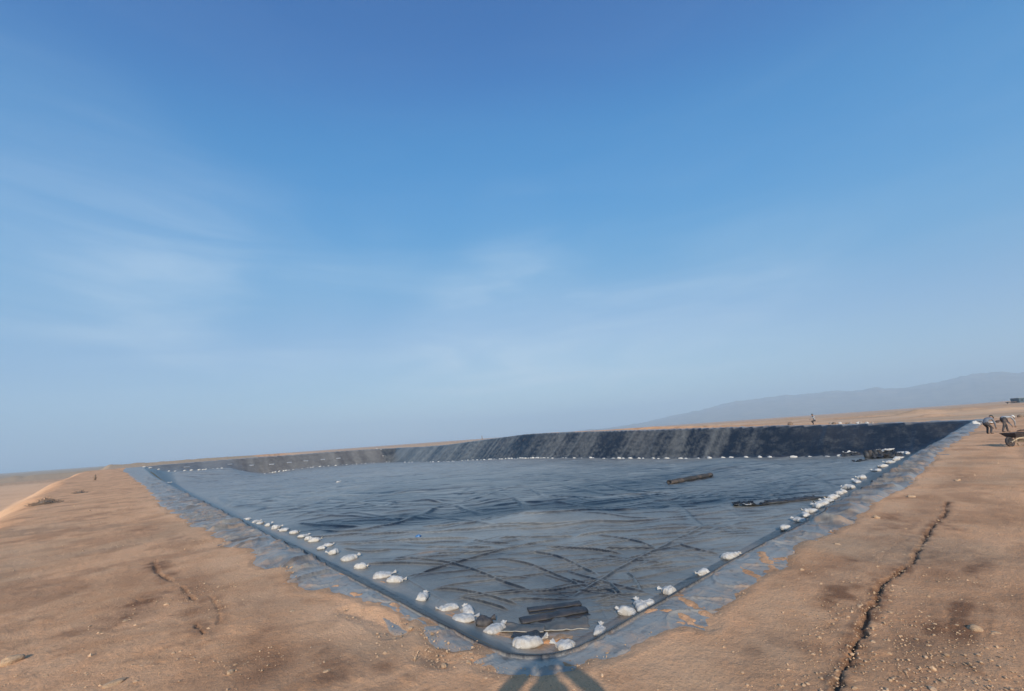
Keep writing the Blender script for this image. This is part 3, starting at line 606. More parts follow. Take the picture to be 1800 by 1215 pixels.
    w += rim * (.012 * fbm(x * 3, y * 3, 3, 81) + .03 * np.clip(ridge(x * 1.9 + y * 1.2, y * 1.6 - x * .9, 82), 0, 1) ** 5 + .010 * np.clip(ridge(x * 4.4 - y, y * 4.1 + x, 83), 0, 1) ** 4)
    z = z + w + .004
    z = np.where(s < -.15, z - .03, z)
    # tone of the sheet: settled dust, with painted shading of folds and slopes
    dust = .56 + .26 * fbm(x / 9, y / 9, 3, 91) + .10 * fbm(x / 2, y / 2, 3, 92)
    dust += .12 * sstep(r, 30, 90) - .10 * low - .14 * low2 - .52 * wipe * fl + .50 * ridge_light * fl * keep  # fold and rumple shading painted into the tone
    for px, py, rx, ry, a, th in FLOOR_TONES:  # shading of the floor swells painted as broad patches
        ca, sa = math.cos(th), math.sin(th); ux = (x - px) * ca + (y - py) * sa; uy = -(x - px) * sa + (y - py) * ca
        dust += a * np.exp(-(ux / rx) ** 2 - (uy / ry) ** 2) * np.clip(1 + .9 * fbm(ux / 5, uy / 1.6, 3, 5), .2, 1.6)
    streak = np.clip(fbm(y * 2.9 + .26 * x, x * .03, 4, 93), -.4, 1) * .19 + .30 * np.clip(ridge(y * 1.6 + .13 * x + 1.5 * vnoise(y * .2, x * .1, 5), x * .02, 94) - .6, 0, 1) + .15 * vnoise(y * .3, x * .05, 97)
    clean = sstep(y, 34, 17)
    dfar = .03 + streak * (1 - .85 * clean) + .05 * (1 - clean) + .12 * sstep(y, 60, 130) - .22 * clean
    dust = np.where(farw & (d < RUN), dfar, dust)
    dleft = .22 + .26 * fbm(x * .5, y * .05, 3, 95)
    dust = np.where(lftw & (d < RUN) & ~farw, dleft, dust)
    dust = np.where((nl | nrt) & (d > 0) & (d < RUN), .02 + .50 * sstep(d, 2.2, 5.2) * nl + .12 * sstep(d, 3, 6) + .06 * fbm(x, y, 3, 96), dust)  # upper near slopes darkened in colour to stand for their shade
    dust = np.where((d <= 0.0), np.where(x - A0 > y - B0, .50, .64) + .16 * (r < 9) + .12 * sstep(r, 8, 35) + .26 * fbm(x * 5, y * 5, 4, 87) * (r < 20) + .20 * fbm(x * 1.4, y * 1.4, 4, 97) - .42 * np.where(x - A0 > y - B0, np.exp(-((grr - .35) / .2) ** 2) * sstep(x, 8.5, 11), .7 * np.exp(-((gll - .35) / .2) ** 2) * sstep(y, 7.5, 9)), dust)  # rim tone, with gather flanks darkened
    dust = dust - .62 * rim_shade + .2 * rim_light - .5 * (d < 0) * (r < 9) * sstep(fbm(x * 9, y * 9, 4, 88, .6), .28, .42)  # painted shade and light of the gathers, plus dark specks
    brown = sstep(r, 45, 115) * .55 * (d > RUN) + np.where(lftw & ~farw & (d < RUN), .35, 0) + .50 * (d <= 0) + .12 * fbm(x / 5, y / 5, 3, 98)
    mud = .55 * sstep(-s, -.25, .15) * (d < .1) * sstep(fbm(x * 7, y * 7, 4, 99), -.25, .5) + .45 * (d < 0) * sstep(fbm(x * 5.3, y * 5.3, 5, 89, .62), .10, .26)
    for px, py, rx, ry, a in MUDS:
        mud = np.maximum(mud, a * np.exp(-(((x - px) / rx) ** 2 + ((y - py) / ry) ** 2)) * np.clip(1 + fbm(x * 3, y * 3, 3, 3) * 1.3, 0, 1.5))
    mud = np.maximum(mud, .5 * sstep(np.abs(d - RUN + .3), .5, .0) * sstep(vnoise(x / 3, y / 3, 7), -.1, .6) * sstep(r, 90, 30))
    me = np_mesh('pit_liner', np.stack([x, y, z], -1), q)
    attr(me, 'dust', np.clip(dust, 0, 1)); attr(me, 'brown', np.clip(brown, 0, 1)); attr(me, 'mud', np.clip(mud, 0, 1))  # first value mixes real dust with the painted shading
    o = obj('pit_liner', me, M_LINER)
    tag(o, 'dusty black plastic liner covering the floor and slopes of the whole pit', 'liner')
    return o
FLOOR_TONES = [(23.5, 27.5, 11, 3.0, -.70, R(-37)), (43, 27, 10, 4.2, -.55, R(-24)), (30, 17, 5, 1.6, -.25, R(-41)), (14, 34, 6, 2, -.3, R(-41)), (33, 22, 7, 2, .2, R(-42)), (18, 21, 9, 3, .12, R(-42)), (38, 14, 8, 3, -.18, 0), (12, 12, 4, 2.5, -.15, R(45)), (22, 24, 2, 1, .35, R(30)), (28, 30, 2.4, .9, .35, R(20)), (15, 60, 8, 30, .1, 0), (40, 80, 25, 25, .12, 0)]  # light and dark floor patches painted in to strengthen the relief shading
MUDS = [(8.5, 13.4, .5, 1.2, .95), (8.7, 11.2, .4, .9, .95), (9.3, 9.8, .8, .5, .95), (8.5, 19.2, .35, 1.1, .7), (8.9, 22.5, .4, .8, .5), (9.2, 24, .3, 1.0, .4), (12.2, 21.5, .8, .5, .3)]
build_liner()

# ---------------------------------------------------------------- mountains on the right horizon
def build_mountains():
    az = [8, 14, 19.5, 23, 27.2, 30, 32.9, 36, 39.2, 41, 43.1, 45, 46.6, 48.3, 50, 54, 60, 68]
    el = [.1, .35, 1.2, 1.9, 2.45, 2.55, 2.55, 2.5, 2.42, 2.2, 2.25, 2.6, 2.85, 2.8, 2.5, 2.7, 2.3, 1.2]
    A = np.linspace(R(4), R(72), 640); D = np.linspace(4300, 6700, 60)
    a, dd = np.meshgrid(A, D, indexing='ij')
    yaw = math.atan2(FWD.y, FWD.x)
    th = yaw - a; x = dd * np.cos(th); y = dd * np.sin(th)
    prof = np.interp(np.degrees(a), az, el)
    t = (dd - 4300) / 2400.
    env = np.sin(np.clip(t * 1.25, 0, 1) * math.pi / 2) ** 1.4 * np.where(t > .8, 1 - (t - .8) * 2.0, 1)
    rid = .86 + .17 * np.clip(ridge(x / 380, y / 380, 5), -1, 1) + .10 * fbm(x / 130, y / 130, 5, 6)
    prof = prof + .16 * fbm(np.degrees(a) * 1.1, a * 0, 5, 8, .6)
    top = 5600 * np.tan(np.radians(prof))
    z = top * env * (rid * .62 + .38) - 3 + 4
    i = np.arange(a.size).reshape(a.shape)
    q = np.stack([i[:-1, :-1], i[:-1, 1:], i[1:, 1:], i[1:, :-1]], -1).reshape(-1, 4)
    m = simple_mat('mountain_rock', (.20, .155, .12), .95, .35, .01, bump=8)
    o = obj('mountains', np_mesh('mountains', np.stack([x.ravel(), y.ravel(), z.ravel()], -1), q), m)
    tag(o, 'hazy desert mountain range along the right horizon', kind='structure')
build_mountains()

# ---------------------------------------------------------------- loose stones
def ico(sub=1):
    bm = bmesh.new(); bmesh.ops.create_icosphere(bm, subdivisions=sub, radius=1)
    V = np.array([v.co[:] for v in bm.verts]); Fc = np.array([[v.index for v in f.verts] for f in bm.faces]); bm.free(); return V, Fc
M_STONE = simple_mat('pale_stone', (.48, .315, .19), .9, .35, 9)
def build_pebbles(n=16000):
    rs = np.random.RandomState(5); V0, F0 = ico(1)
    r = 3.0 * np.exp(rs.rand(n * 5) ** 1.0 * math.log(70 / 3.)); a = VIEW + rs.uniform(-R(54), R(54), n * 5)
    x = r * np.cos(a); y = r * np.sin(a)
    s = soil_edge(x, y); cl = fbm(x * .9, y * .9, 3, 16)
    p = np.clip((cl + .16) * 1.3, .05, 1) * (s < .05) * np.where(x < -3.6, .25, 1)
    for px, py, rx in ((5.9, .8, 1.1), (4.6, 1.0, .5), (1.0, 8.2, .8), (1.6, 6.0, .7), (.3, 7, .7), (2.2, 4.2, .5), (7.5, 1.6, .8)):
        p += .8 * np.exp(-((x - px) ** 2 + (y - py) ** 2) / rx ** 2) * (s < .02)
    for pts_, w_, dp_ in RILLS:
        idx, d_, al_ = seg_dist(x, y, pts_, .5); p[idx] += .7 * np.exp(-((d_ - .06) / .07) ** 2)
    k = np.nonzero(rs.rand(n * 5) < p)[0][:n]; x = x[k]; y = y[k]; r = r[k]
    size = np.clip(rs.lognormal(-5.45, .55, len(k)), .0028, .028) * (1 + r / 30.)
    sc = size[:, None] * rs.uniform(.6, 1.3, (len(k), 3)) * np.array([1, 1, .75])
    th = rs.uniform(0, 6.28, len(k)); c, si = np.cos(th), np.sin(th)
    P = V0[None] * sc[:, None, :] * rs.uniform(.72, 1.25, (len(k), len(V0), 1))
    X = P[..., 0] * c[:, None] - P[..., 1] * si[:, None]; Y = P[..., 0] * si[:, None] + P[..., 1] * c[:, None]
    z = top_z(x, y) + .028
    V = np.stack([X + x[:, None], Y + y[:, None], P[..., 2] + z[:, None] + sc[:, 2:3] * .1], -1).reshape(-1, 3)
    Fc = (F0[None] + (np.arange(len(k)) * len(V0))[:, None, None]).reshape(-1, 3)
    me = np_mesh('gravel', V, Fc, False)
    o = obj('gravel', me, M_STONE); tag(o, 'small stones and crumbs scattered over the soil', kind='stuff')
build_pebbles()

def rock_mesh(seed, sub=3):
    V, Fc = ico(sub); rs = np.random.RandomState(seed); o = rs.rand(3) * 50
    V = V * (1 + .28 * vnoise(V[:, 0] * 1.3 + o[0], V[:, 1] * 1.3 + V[:, 2] * 1.7 + o[1], seed)[:, None] + .07 * vnoise(V[:, 0] * 4 + o[0], V[:, 1] * 4 - V[:, 2] * 4, seed + 1)[:, None])
    V = np.sign(V) * np.abs(V) ** .85; V[:, 2] = np.maximum(V[:, 2], -.45)
    return np_mesh('rock', V, Fc, False)
def rock(x, y, s, label, seed, squash=(1, .75, .6), rz=0., mat=None, group=None, name='rock', cat='rock', sink=.1):
    me = rock_mesh(seed, 3 if s > .04 else 2)
    o = obj(name, me, mat or M_STONE, None, (x, y, tz(x, y) + s * squash[2] * .45 - s * sink + .02), (0, 0, rz))
    o.scale = (s * squash[0], s * squash[1], s * squash[2]); tag(o, label, cat, group); return o
rock(*SPOT['rock1'][:2], .088, 'fist sized pale rock casting a shadow at the lower left edge of the soil', 3, (1.15, .8, .72), .4)
rock(*SPOT['rock2'][:2], .07, 'half buried flat rock at the bottom left of the soil', 4, (1.25, .7, .45), .3)
rock(*SPOT['rock3'][:2], .05, 'angular pale rock on the dark reddish patch of the right berm', 5, (1, .8, .7), 1.2)
rock(*SPOT['rock4'][:2], .038, 'smaller rock just right of the angular one on the reddish patch', 6, (1.2, .8, .5), 2)
for i, (x, y, s, lab) in enumerate([
    (1.55, 4.65, .035, 'small rock in the soil close to the dark exposed liner crescent'),
    (2.35, 3.9, .028, 'pebble sized rock on the soil edge left of the photographer shadow'),
    (4.75, .75, .022, 'small rock beside the lower end of the dark crack'),
    (.9, 5.4, .034, 'reddish clod lying mid left in the loose soil'),
    (8.6, 2.25, .05, 'clod at the soil margin beside the right liner rim'),
    (11.3, 2.2, .07, 'knobbly clod on the soil margin of the far right rim'),
    (14.2, 2.0, .07, 'pale clod on the soil slope above the right rim'),
    (17.5, 1.4, .08, 'flat pale stone on the right berm above the crack'),
    (1.75, 6.6, .04, 'clod by the small crack on the left berm')]):
    rock(x, y, s, lab, 20 + i, (1, .8, .65), i * 1.3)

# ---------------------------------------------------------------- sandbags
def bag_mesh(seed, style=0):
    """a filled woven sack: flat cushion with drawn-out corners, or a rounder tied one (style 3)"""
    rs = np.random.RandomState(seed); n, m_ = 26, 18
    L, Wd, H = (.33, .21, .115) if style != 3 else (.26, .20, .15)
    u, v = np.meshgrid(np.linspace(-1, 1, n), np.linspace(-1, 1, m_), indexing='ij')
    th = ((1 - np.abs(u) ** 3.5) * (1 - np.abs(v) ** 3)) ** .55
    lump = rs.rand(4) * 30; bend = rs.uniform(-.25, .25); skew = rs.uniform(-.25, .25)
    fill = 1 + .45 * np.exp(-((u - rs.uniform(-.5, .3)) / .5) ** 2) * (style == 1) - .35 * u * (style != 2)
    parts = []
    for sg in (1, -1):
        x = u * L * (1 - .10 * v * v) + skew * v * Wd * .5; y = v * Wd * (1 - .16 * (1 - u * u) * 0 - .12 * u * u * (u > 0)) + bend * u * u * .2
        if style == 3: y = y * (1 - .55 * np.clip(u - .35, 0, 1) / .65 * 1.2)
        z = sg * H * th * fill
        nz = .030 * vnoise(x * 7 + lump[0], y * 7 + lump[1] + sg * 3, seed) + .022 * (np.clip(ridge(x * 9 + lump[2] + y * 3, y * 6 - x * 2, seed + 1), 0, 1) ** 3) * sg
        z = z + nz * th + .05 * (np.abs(u * v) ** 4) * rs.uniform(-.2, 1.2)
        x = x + .02 * vnoise(v * 3 + lump[3], u * 2, seed + 5); y = y + .02 * vnoise(u * 3 + lump[3], v * 2, seed + 6)
        parts.append(np.stack([x.ravel(), y.ravel(), z.ravel()], -1))
    V = np.concatenate(parts); zb = -.06; V[:, 2] = np.where(V[:, 2] < zb, zb + (V[:, 2] - zb) * .1, V[:, 2]) - zb
    k = np.arange(n * m_).reshape(n, m_); q = np.stack([k[:-1, :-1], k[1:, :-1], k[1:, 1:], k[:-1, 1:]], -1).reshape(-1, 4)
    me = np_mesh('sandbag', V, np.concatenate([q, q[:, ::-1] + n * m_]))
    b_ = bmesh.new(); b_.from_mesh(me); bmesh.ops.remove_doubles(b_, verts=b_.verts[:], dist=.0015); b_.to_mesh(me); b_.free(); me.polygons.foreach_set('use_smooth', [True] * len(me.polygons))
    return me
def neck_mesh(seed):
    rs = np.random.RandomState(seed + 50); n = 20; rows = []
    for i, (t, rad, fl) in enumerate([(-.05, .05, .0), (.0, .034, .004), (.03, .05, .012), (.075, .085, .026), (.12, .10, .04)]):
        for j in range(n):
            a = 2 * math.pi * j / n; rr = rad + fl * math.sin(a * 5 + seed) * .8
            rows.append((t, rr * math.cos(a), rr * math.sin(a) * .42 + t * .25))
    Q = [(i * n + j, (i + 1) * n + j, (i + 1) * n + (j + 1) % n, i * n + (j + 1) % n) for i in range(4) for j in range(n)]
    return np_mesh('tied_neck', np.array(rows), np.array(Q))
BAGM = [(bag_mesh(60 + i, i % 4), neck_mesh(i)) for i in range(8)]
for bm_, nm_ in BAGM: bm_.materials.append(M_SACK); nm_.materials.append(M_SACK)
def bag_low(seed):
    V, Fc = ico(2); V = V * np.array([.36, .22, .15]); V = V * (1 + .3 * vnoise(V[:, 0] * 7 + seed, V[:, 1] * 7 + V[:, 2] * 9, seed))[:, None]
    V[:, 2] = np.maximum(V[:, 2], -.06) + .06
    k = V[:, 0] > .22; V[k, 1] *= .45; me = np_mesh('sandbag', V, Fc); me.materials.append(M_SACK); return me
BAGL = [bag_low(i + 2) for i in range(6)]
def sandbag(x, y, s, rz, label, group, i, tilt=0., z=None, near=True):
    z = pz(x, y) if z is None else z
    bm_, nm_ = BAGM[i % 8]
    o = obj('sandbag', bm_, None, None, (x, y, z - .005), (tilt, random.uniform(-.08, .12), rz)); o.scale = (s, s * random.uniform(.85, 1.15), s * random.uniform(.85, 1.15))
    tag(o, label, 'sandbag', group)
    if near:
        c = obj('tied_neck', nm_, None, o, (.345 if i % 4 not in (1, 3) else .26, 0, .10), (0, random.uniform(-.3, .2), random.uniform(-.4, .4)))
    return o
ORD = ['first', 'second', 'third', 'fourth', 'fifth', 'sixth', 'seventh', 'eighth', 'ninth', 'tenth', 'eleventh', 'twelfth', 'thirteenth', 'fourteenth', 'fifteenth', 'sixteenth', 'seventeenth', 'eighteenth', 'nineteenth', 'twentieth', 'twenty-first', 'twenty-second', 'twenty-third', 'twenty-fourth', 'twenty-fifth', 'twenty-sixth', 'twenty-seventh', 'twenty-eighth']
ONES = ['', 'first', 'second', 'third', 'fourth', 'fifth', 'sixth', 'seventh', 'eighth', 'ninth', 'tenth', 'eleventh', 'twelfth', 'thirteenth', 'fourteenth', 'fifteenth', 'sixteenth', 'seventeenth', 'eighteenth', 'nineteenth']
TENS = {2: ('twenty', 'twentieth'), 3: ('thirty', 'thirtieth'), 4: ('forty', 'fortieth'), 5: ('fifty', 'fiftieth'), 6: ('sixty', 'sixtieth'), 7: ('seventy', 'seventieth'), 8: ('eighty', 'eightieth'), 9: ('ninety', 'ninetieth')}
def ordinal(n):
    if n < 20: return ONES[n]
    t_, u_ = divmod(n, 10)
    return TENS[t_][1] if u_ == 0 else TENS[t_][0] + '-' + ONES[u_]
own_l = {0: 'upright white sandbag at the near corner of the pit beside the bare soil', 1: 'long flat white sandbag lying at the near corner below the left rim',
         2: 'cream sandbag between the black sack and the corner debris', 3: 'white sandbag tucked under the peaked one, touching the black sack',
         4: 'peaked white sandbag standing just above the black sack', 5: 'white sandbag with a knotted end on the reddish spilled soil', 6: 'ragged white sandbag alone on the left slope foot before the spilled soil',
         7: 'crumpled white sandbag touching a longer one at the left slope foot', 8: 'long white sandbag with a rounded end at the left slope foot'}
seq = sorted(BAGS_L, key=lambda b: b[1])
LROT = [1.9, -.45, .2, -.5, 1.2, 2.9, .8, -.9, -.55, -.7, .1, 2.2, 1.0, -.3, -.6, 1.5, .6, -.9, 2.4, -.4, .9, -1.0, .4, 2.0, -.6]
for i, (x, y, z, s) in enumerate(seq):
    lab = own_l.get(i, 'white sandbag, the %s from the near corner along the left slope foot' % ORD[i])
    st = {0: 3, 1: 0, 2: 2, 3: 0, 4: 1, 5: 2, 6: 5, 7: 6, 8: 4}.get(i, i % 8)
    sandbag(x, y, s, LROT[i % len(LROT)], lab, 'sandbags along the left slope foot', st, random.uniform(-.1, .1))
own_r = {0: 'white sandbag nearest the pit corner on the right slope foot', 1: 'bulky white sandbag standing second on the right slope foot', 2: 'pale sandbag leaning right of the bulky one on the right slope foot',
         3: 'blunt sandbag end pressed against the pale leaning one', 4: 'rounded white sandbag with its neck sticking up', 5: 'lone angular white sandbag between the neck-up bag and the next along the right foot', 6: 'lone flat white sandbag near the middle of the right slope foot'}
for i, (x, y, z, s) in enumerate(sorted(BAGS_R, key=lambda b: b[0])):
    lab = own_r.get(i, 'white sandbag, the %s from the near corner along the right slope foot' % ORD[i])
    sandbag(x, y, s * (.9 if i < 6 else 1.15), [.6, 1.9, .9, 2.2, 1.6, 2.6, -.4, .4, 1.2][i % 9], lab, 'sandbags along the right slope foot', [0, 1, 0, 3, 3, 7, 2][i] if i < 7 else i % 8, random.uniform(-.1, .1))
for k, (lst, lab, grp, ax) in enumerate([(BAGS_F, 'small white sandbag, %s from the left in the long row below the far dark slope', 'sandbags in the row below the far slope', math.pi / 2),
                         (BAGS_W[:15], 'tiny white sandbag, %s from the left on the raised end of the left far slope', 'sandbags on the raised left end of the far edge', 0), (BAGS_W[15:], 'tiny white sandbag, %s from the left in the row below the brownish left far slope', 'sandbags in the row below the left far slope', 0)]):
    lst = sorted(lst, key=lambda p_: math.atan2(p_[0], p_[1]))
    for i, (x, y) in enumerate(lst):
        o = bpy.data.objects.new('sandbag', BAGL[i % 6]); COL.objects.link(o)
        x2 = x + random.uniform(-.35, .35) * (k == 0); y2 = y + random.uniform(-.3, .3) * (k > 0)
        o.location = (x2, y2, pz(x2, y2)); o.rotation_euler = (0, 0, ax + random.uniform(-.5, .5))
        s = random.uniform(.85, 1.35) * (1.0 if k == 0 else .95); o.scale = (s, s, s * random.uniform(.9, 1.5)); tag(o, lab % ordinal(i + 1), 'sandbag', grp)
for nm, lab in (('stray1', 'lone white sandbag high up beside the left rim, far from the rest'), ('stray2', 'lone pale sandbag out on the distant pit floor')):
    x, y, _ = SPOT[nm]; sandbag(x, y, 1.2, .5, lab, None, 2)

# ---------------------------------------------------------------- corner debris: black sack, folded sheets, spilled soil, scraps
def sheet_mesh(name, w, l, fold_h=.05, seed=1, nx=26, ny=14, thick=.012, edge=.0, curl=.0):
    """a crumpled flexible sheet with thickness"""
    rs = np.random.RandomState(seed); i, j = np.meshgrid(np.linspace(-1, 1, nx), np.linspace(-1, 1, ny), indexing='ij')
    x = i * l / 2 * (1 + .06 * vnoise(j * 3 + seed, i * 0, seed)); y = j * w / 2 * (1 + .12 * vnoise(i * 3 + seed, j * 0, seed + 1))
    z = fold_h * (.6 * np.clip(ridge(x * 2.2 + seed, y * 2.2, seed), 0, 1) ** 2 + .4 * (fbm(x * 2 + seed, y * 2, 3, seed) + .5)) + thick
    z = z + curl * np.clip(np.abs(j) - .6, 0, 1) ** 2
    V = np.stack([x.ravel(), y.ravel(), z.ravel()], -1); B = V.copy(); B[:, 2] -= thick
    k = np.arange(nx * ny).reshape(nx, ny); top = np.stack([k[:-1, :-1], k[1:, :-1], k[1:, 1:], k[:-1, 1:]], -1).reshape(-1, 4)
    n = nx * ny; bot = top[:, ::-1] + n
    ring = list(k[:, 0]) + list(k[-1, 1:]) + list(k[-2::-1, -1]) + list(k[0, -2:0:-1])
    side = [(ring[(a + 1) % len(ring)], ring[a], ring[a] + n, ring[(a + 1) % len(ring)] + n) for a in range(len(ring))]
    return np_mesh(name, np.concatenate([V, B]), np.concatenate([top, bot, np.array(side)]))
def line_on(p, q): return math.atan2(q[1] - p[1], q[0] - p[0])
def folded_roll(name, p, q, r, label, cat, mat, flat=.5, seed=1, spiral=True):
    """a long flattened roll of sheet with a visible spiral end"""
    L = math.hypot(q[0] - p[0], q[1] - p[1]); o = empty(name, (p[0], p[1], pz(*p[:2])), line_on(p, q)); tag(o, label, cat)
    o.rotation_euler = (0, -math.atan2(pz(*q[:2]) - pz(*p[:2]), L), line_on(p, q))
    bm = bmesh.new(); n = 20; rings = []; rs = random.Random(seed); m_ = 18
    for i in range(m_ + 1):
        x = L * i / m_; sag = r * (1 + .16 * math.sin(i * 1.3 + seed) * rs.random())
        rings.append([bm.verts.new((x, math.cos(a) * sag * 1.15, r * flat + math.sin(a) * sag * flat)) for a in [2 * math.pi * k / n for k in range(n)]])
    for a, b in zip(rings, rings[1:]):
        for k in range(n): bm.faces.new((a[k], b[k], b[(k + 1) % n], a[(k + 1) % n]))
    inn = []
    for ring, x in ((rings[0], .10), (rings[-1], L - .10)):          # hollow ends
        c = sum((v.co for v in ring), Vector()) / n
        ir = [bm.verts.new(c + (v.co - c) * .62) for v in ring]; dr = [bm.verts.new(Vector((x, v.co.y, v.co.z))) for v in ir]
        for k in range(n):
            f1 = (ring[k], ring[(k + 1) % n], ir[(k + 1) % n], ir[k]); f2 = (ir[k], ir[(k + 1) % n], dr[(k + 1) % n], dr[k])
            if ring is rings[-1]: f1, f2 = f1[::-1], f2[::-1]
            bm.faces.new(f1); bm.faces.new(f2)
        bm.faces.new(dr if ring is rings[0] else dr[::-1])
    obj('roll', bm_mesh('roll', bm, True), mat, o)
    fl = sheet_mesh('loose_flap', r * 1.3, L * .98, r * .12, seed + 5, 22, 6, .008)
    obj('loose_flap', fl, mat, o, (L / 2, -r * 1.35, .0))
    return o
M_ROLL = simple_mat('dusty_geotextile', (.034, .035, .038), .9, .25, 5, dust=.25)
M_DARKROLL = simple_mat('dark_rubber_sheet', (.030, .034, .040), .6, .3, 6, dust=.10)
M_GREYSHEET = simple_mat('grey_green_scrap_sheet', (.105, .11, .105), .7, .25, 5, dust=.25)
M_BLACKSACK = simple_mat('black_sack_fabric', (.055, .052, .055), .7, .3, 12, dust=.1)
M_PALE = simple_mat('pale_welded_edge', (.42, .38, .32), .8, .2, 9)
M_CARD = simple_mat('torn_brown_cloth', (.36, .23, .14), .9, .35, 9)
folded_roll('geotextile_roll', SPOT['rollA'], SPOT['rollB'], .25, 'long grey brown roll of geotextile lying alone on the pit floor', 'roll', M_ROLL, .85, 2)
folded_roll('folded_liner_strip', SPOT['foldA0'], SPOT['foldA1'], .15, 'dark folded liner strip, the upper of two near the pit corner', 'liner strip', M_DARKROLL, .26, 4)
folded_roll('folded_liner_strip', SPOT['foldB0'], (SPOT['foldB1'][0] + .35, SPOT['foldB1'][1] - .2), .19, 'dark folded liner strip, the lower and longer of two near the pit corner', 'liner strip', M_DARKROLL, .30, 6)

def crumpled(name, x, y, w, l, h, rz, label, cat, mat, seed, edge=False, kind=None, nx=26, ny=14):
    o = obj(name, sheet_mesh(name, w, l, h, seed, nx, ny), mat, None, (x, y, pz(x, y) + .01), (0, 0, rz)); tag(o, label, cat, kind=kind)
    if edge:
        pts = []
        me = o.data
        for k in range(nx): v = me.vertices[k * ny].co; pts.append((v.x, v.y, v.z + .006))
        bm = bmesh.new(); add_tube(bm, pts, .012, 6)
        obj('pale_edge', bm_mesh('pale_edge', bm, True), M_PALE, o)
    return o
crumpled('liner_scrap', 9.35, 10.95, .55, 1.35, .10, -.9, 'grey liner scrap with a pale edge beside the lower folded strip', 'liner scrap', M_GREYSHEET, 3, True)
crumpled('liner_scrap', 10.35, 10.35, .85, 1.75, .07, -.75, 'large greenish grey liner scrap with a pale seam in the pit corner', 'liner scrap', M_GREYSHEET, 8, True)
crumpled('liner_scrap', 9.15, 10.45, .36, .95, .13, -.85, 'small dark crumpled liner scrap behind the long flat sandbag', 'liner scrap', M_DARKROLL, 9)
crumpled('cloth_rag', 9.45, 9.75, .26, .6, .10, -.7, 'brown torn rag lying on bare soil at the pit corner', 'rag', M_CARD, 12)
crumpled('cloth_rag', 9.75, 9.62, .2, .5, .08, -1.1, 'narrow brown rag beside the upright corner sandbag', 'rag', M_CARD, 15)
crumpled('cloth_rag', 8.75, 11.0, .16, .45, .06, -1.2, 'thin tan rag below the cream sandbag', 'rag', M_CARD, 18)
def soil_heap(x, y, rx, ry, h, rz, label, seed):
    n = 26; i, j = np.meshgrid(np.linspace(-1, 1, n), np.linspace(-1, 1, n), indexing='ij')
    rr = np.hypot(i, j) + .22 * fbm(i * 2 + seed, j * 2, 3, seed); zz = h * (1 - sstep(rr, .1, .95)) - .03 + .02 * fbm(i * 6 + seed, j * 6, 3, seed + 2)
    c, s = math.cos(rz), math.sin(rz); X = x + i * rx * c - j * ry * s; Y = y + i * rx * s + j * ry * c
    Z = pit_z(X.ravel(), Y.ravel()) + zz.ravel()
    k = np.arange(n * n).reshape(n, n); q = np.stack([k[:-1, :-1], k[1:, :-1], k[1:, 1:], k[:-1, 1:]], -1).reshape(-1, 4)
    o = obj('spilled_soil', np_mesh('spilled_soil', np.stack([X.ravel(), Y.ravel(), Z], -1), q), M_SOIL); tag(o, label, kind='stuff')
soil_heap(9.35, 9.85, .75, .5, .07, -.75, 'bare reddish soil with rags at the near pit corner', 1)
soil_heap(8.55, 13.3, .42, 1.1, .05, .1, 'reddish soil spilled along the left slope foot', 2)
soil_heap(8.7, 11.4, .38, .8, .05, .1, 'reddish soil spilled between the black sack and the corner', 3)
soil_heap(8.6, 18.9, .28, .5, .04, .1, 'small patch of reddish soil under the crumpled sandbag', 4)
# black sack with a gathered mouth
bx, by, _ = SPOT['sackblack']; sk = obj('black_sack', bag_mesh(90, 3).copy(), M_BLACKSACK, None, (bx, by, pz(bx, by)), (0, .1, -.7)); sk.scale = (1.05, 1.1, 1.05)
tag(sk, 'black sack with an open gathered mouth between white sandbags', 'sack')
bm = bmesh.new(); add_tube(bm, [(.19, .0, .16), (.25, .02, .19), (.31, .03, .2)], [.04, .065, .09], 14, False); obj('sack_mouth', bm_mesh('sack_mouth', bm, True), M_BLACKSACK, sk)
# blue scrap on the floor
M_BLUE = simple_mat('blue_plastic', (.02, .13, .33), .4, .2, 9)
x, y, _ = SPOT['blue']; b_ = obj('blue_bucket_lid', bag_mesh(33, 1), M_BLUE, None, (x, y, pz(x, y)), (0, 0, .8)); b_.name = 'blue_plastic_bag'; b_.scale = (.55, .7, .62)
tag(b_, 'small bright blue plastic bag on the dusty liner floor', 'plastic bag')
# crumpled dark liner with a long folded tail on the right half of the floor
cA, cB, cC, cD = [SPOT[k] for k in ('clothA', 'clothB', 'clothC', 'clothD')]
t = empty('crumpled_liner_offcut', (cA[0], cA[1], pz(cA[0], cA[1]))); tag(t, 'crumpled black liner offcut with a long folded tail on the right floor', 'liner offcut')
def onf(x, y, dz=0): return (x - cA[0], y - cA[1], pz(x, y) - pz(cA[0], cA[1]) + dz)
for k, (x, y, w, l, h, rz) in enumerate([(31.0, 12.9, .7, 1.3, .30, -1.0), (31.5, 12.2, .5, 1.4, .26, -.7)]):
    obj('crumpled_end', sheet_mesh('crumpled_end', w, l, h, 31 + k), M_SHEET_DARK, t, onf(x, y, .02), (0, 0, rz))
bm = bmesh.new(); pts = [(31.7, 12.0), (32.3, 11.3), (33.2, 10.9), (34.4, 10.1), (35.4, 9.4)]
add_tube(bm, [onf(x, y, .07 + .05 * math.sin(i * 2)) for i, (x, y) in enumerate(pts)], [.05, .09, .07, .08, .03], 9); obj('folded_tail', bm_mesh('folded_tail', bm, True), M_DARKROLL, t)
obj('folded_tail', sheet_mesh('folded_tail', .8, 3.6, .16, 44, 30, 8), M_DARKROLL, t, onf(34.0, 10.9, .02), (0, 0, -.62))
x, y = 30.95, 12.75
obj('pale_underside', sheet_mesh('pale_underside', .3, .5, .12, 52), M_SACK, t, onf(30.75, 12.55, .16), (0, 0, -.8))
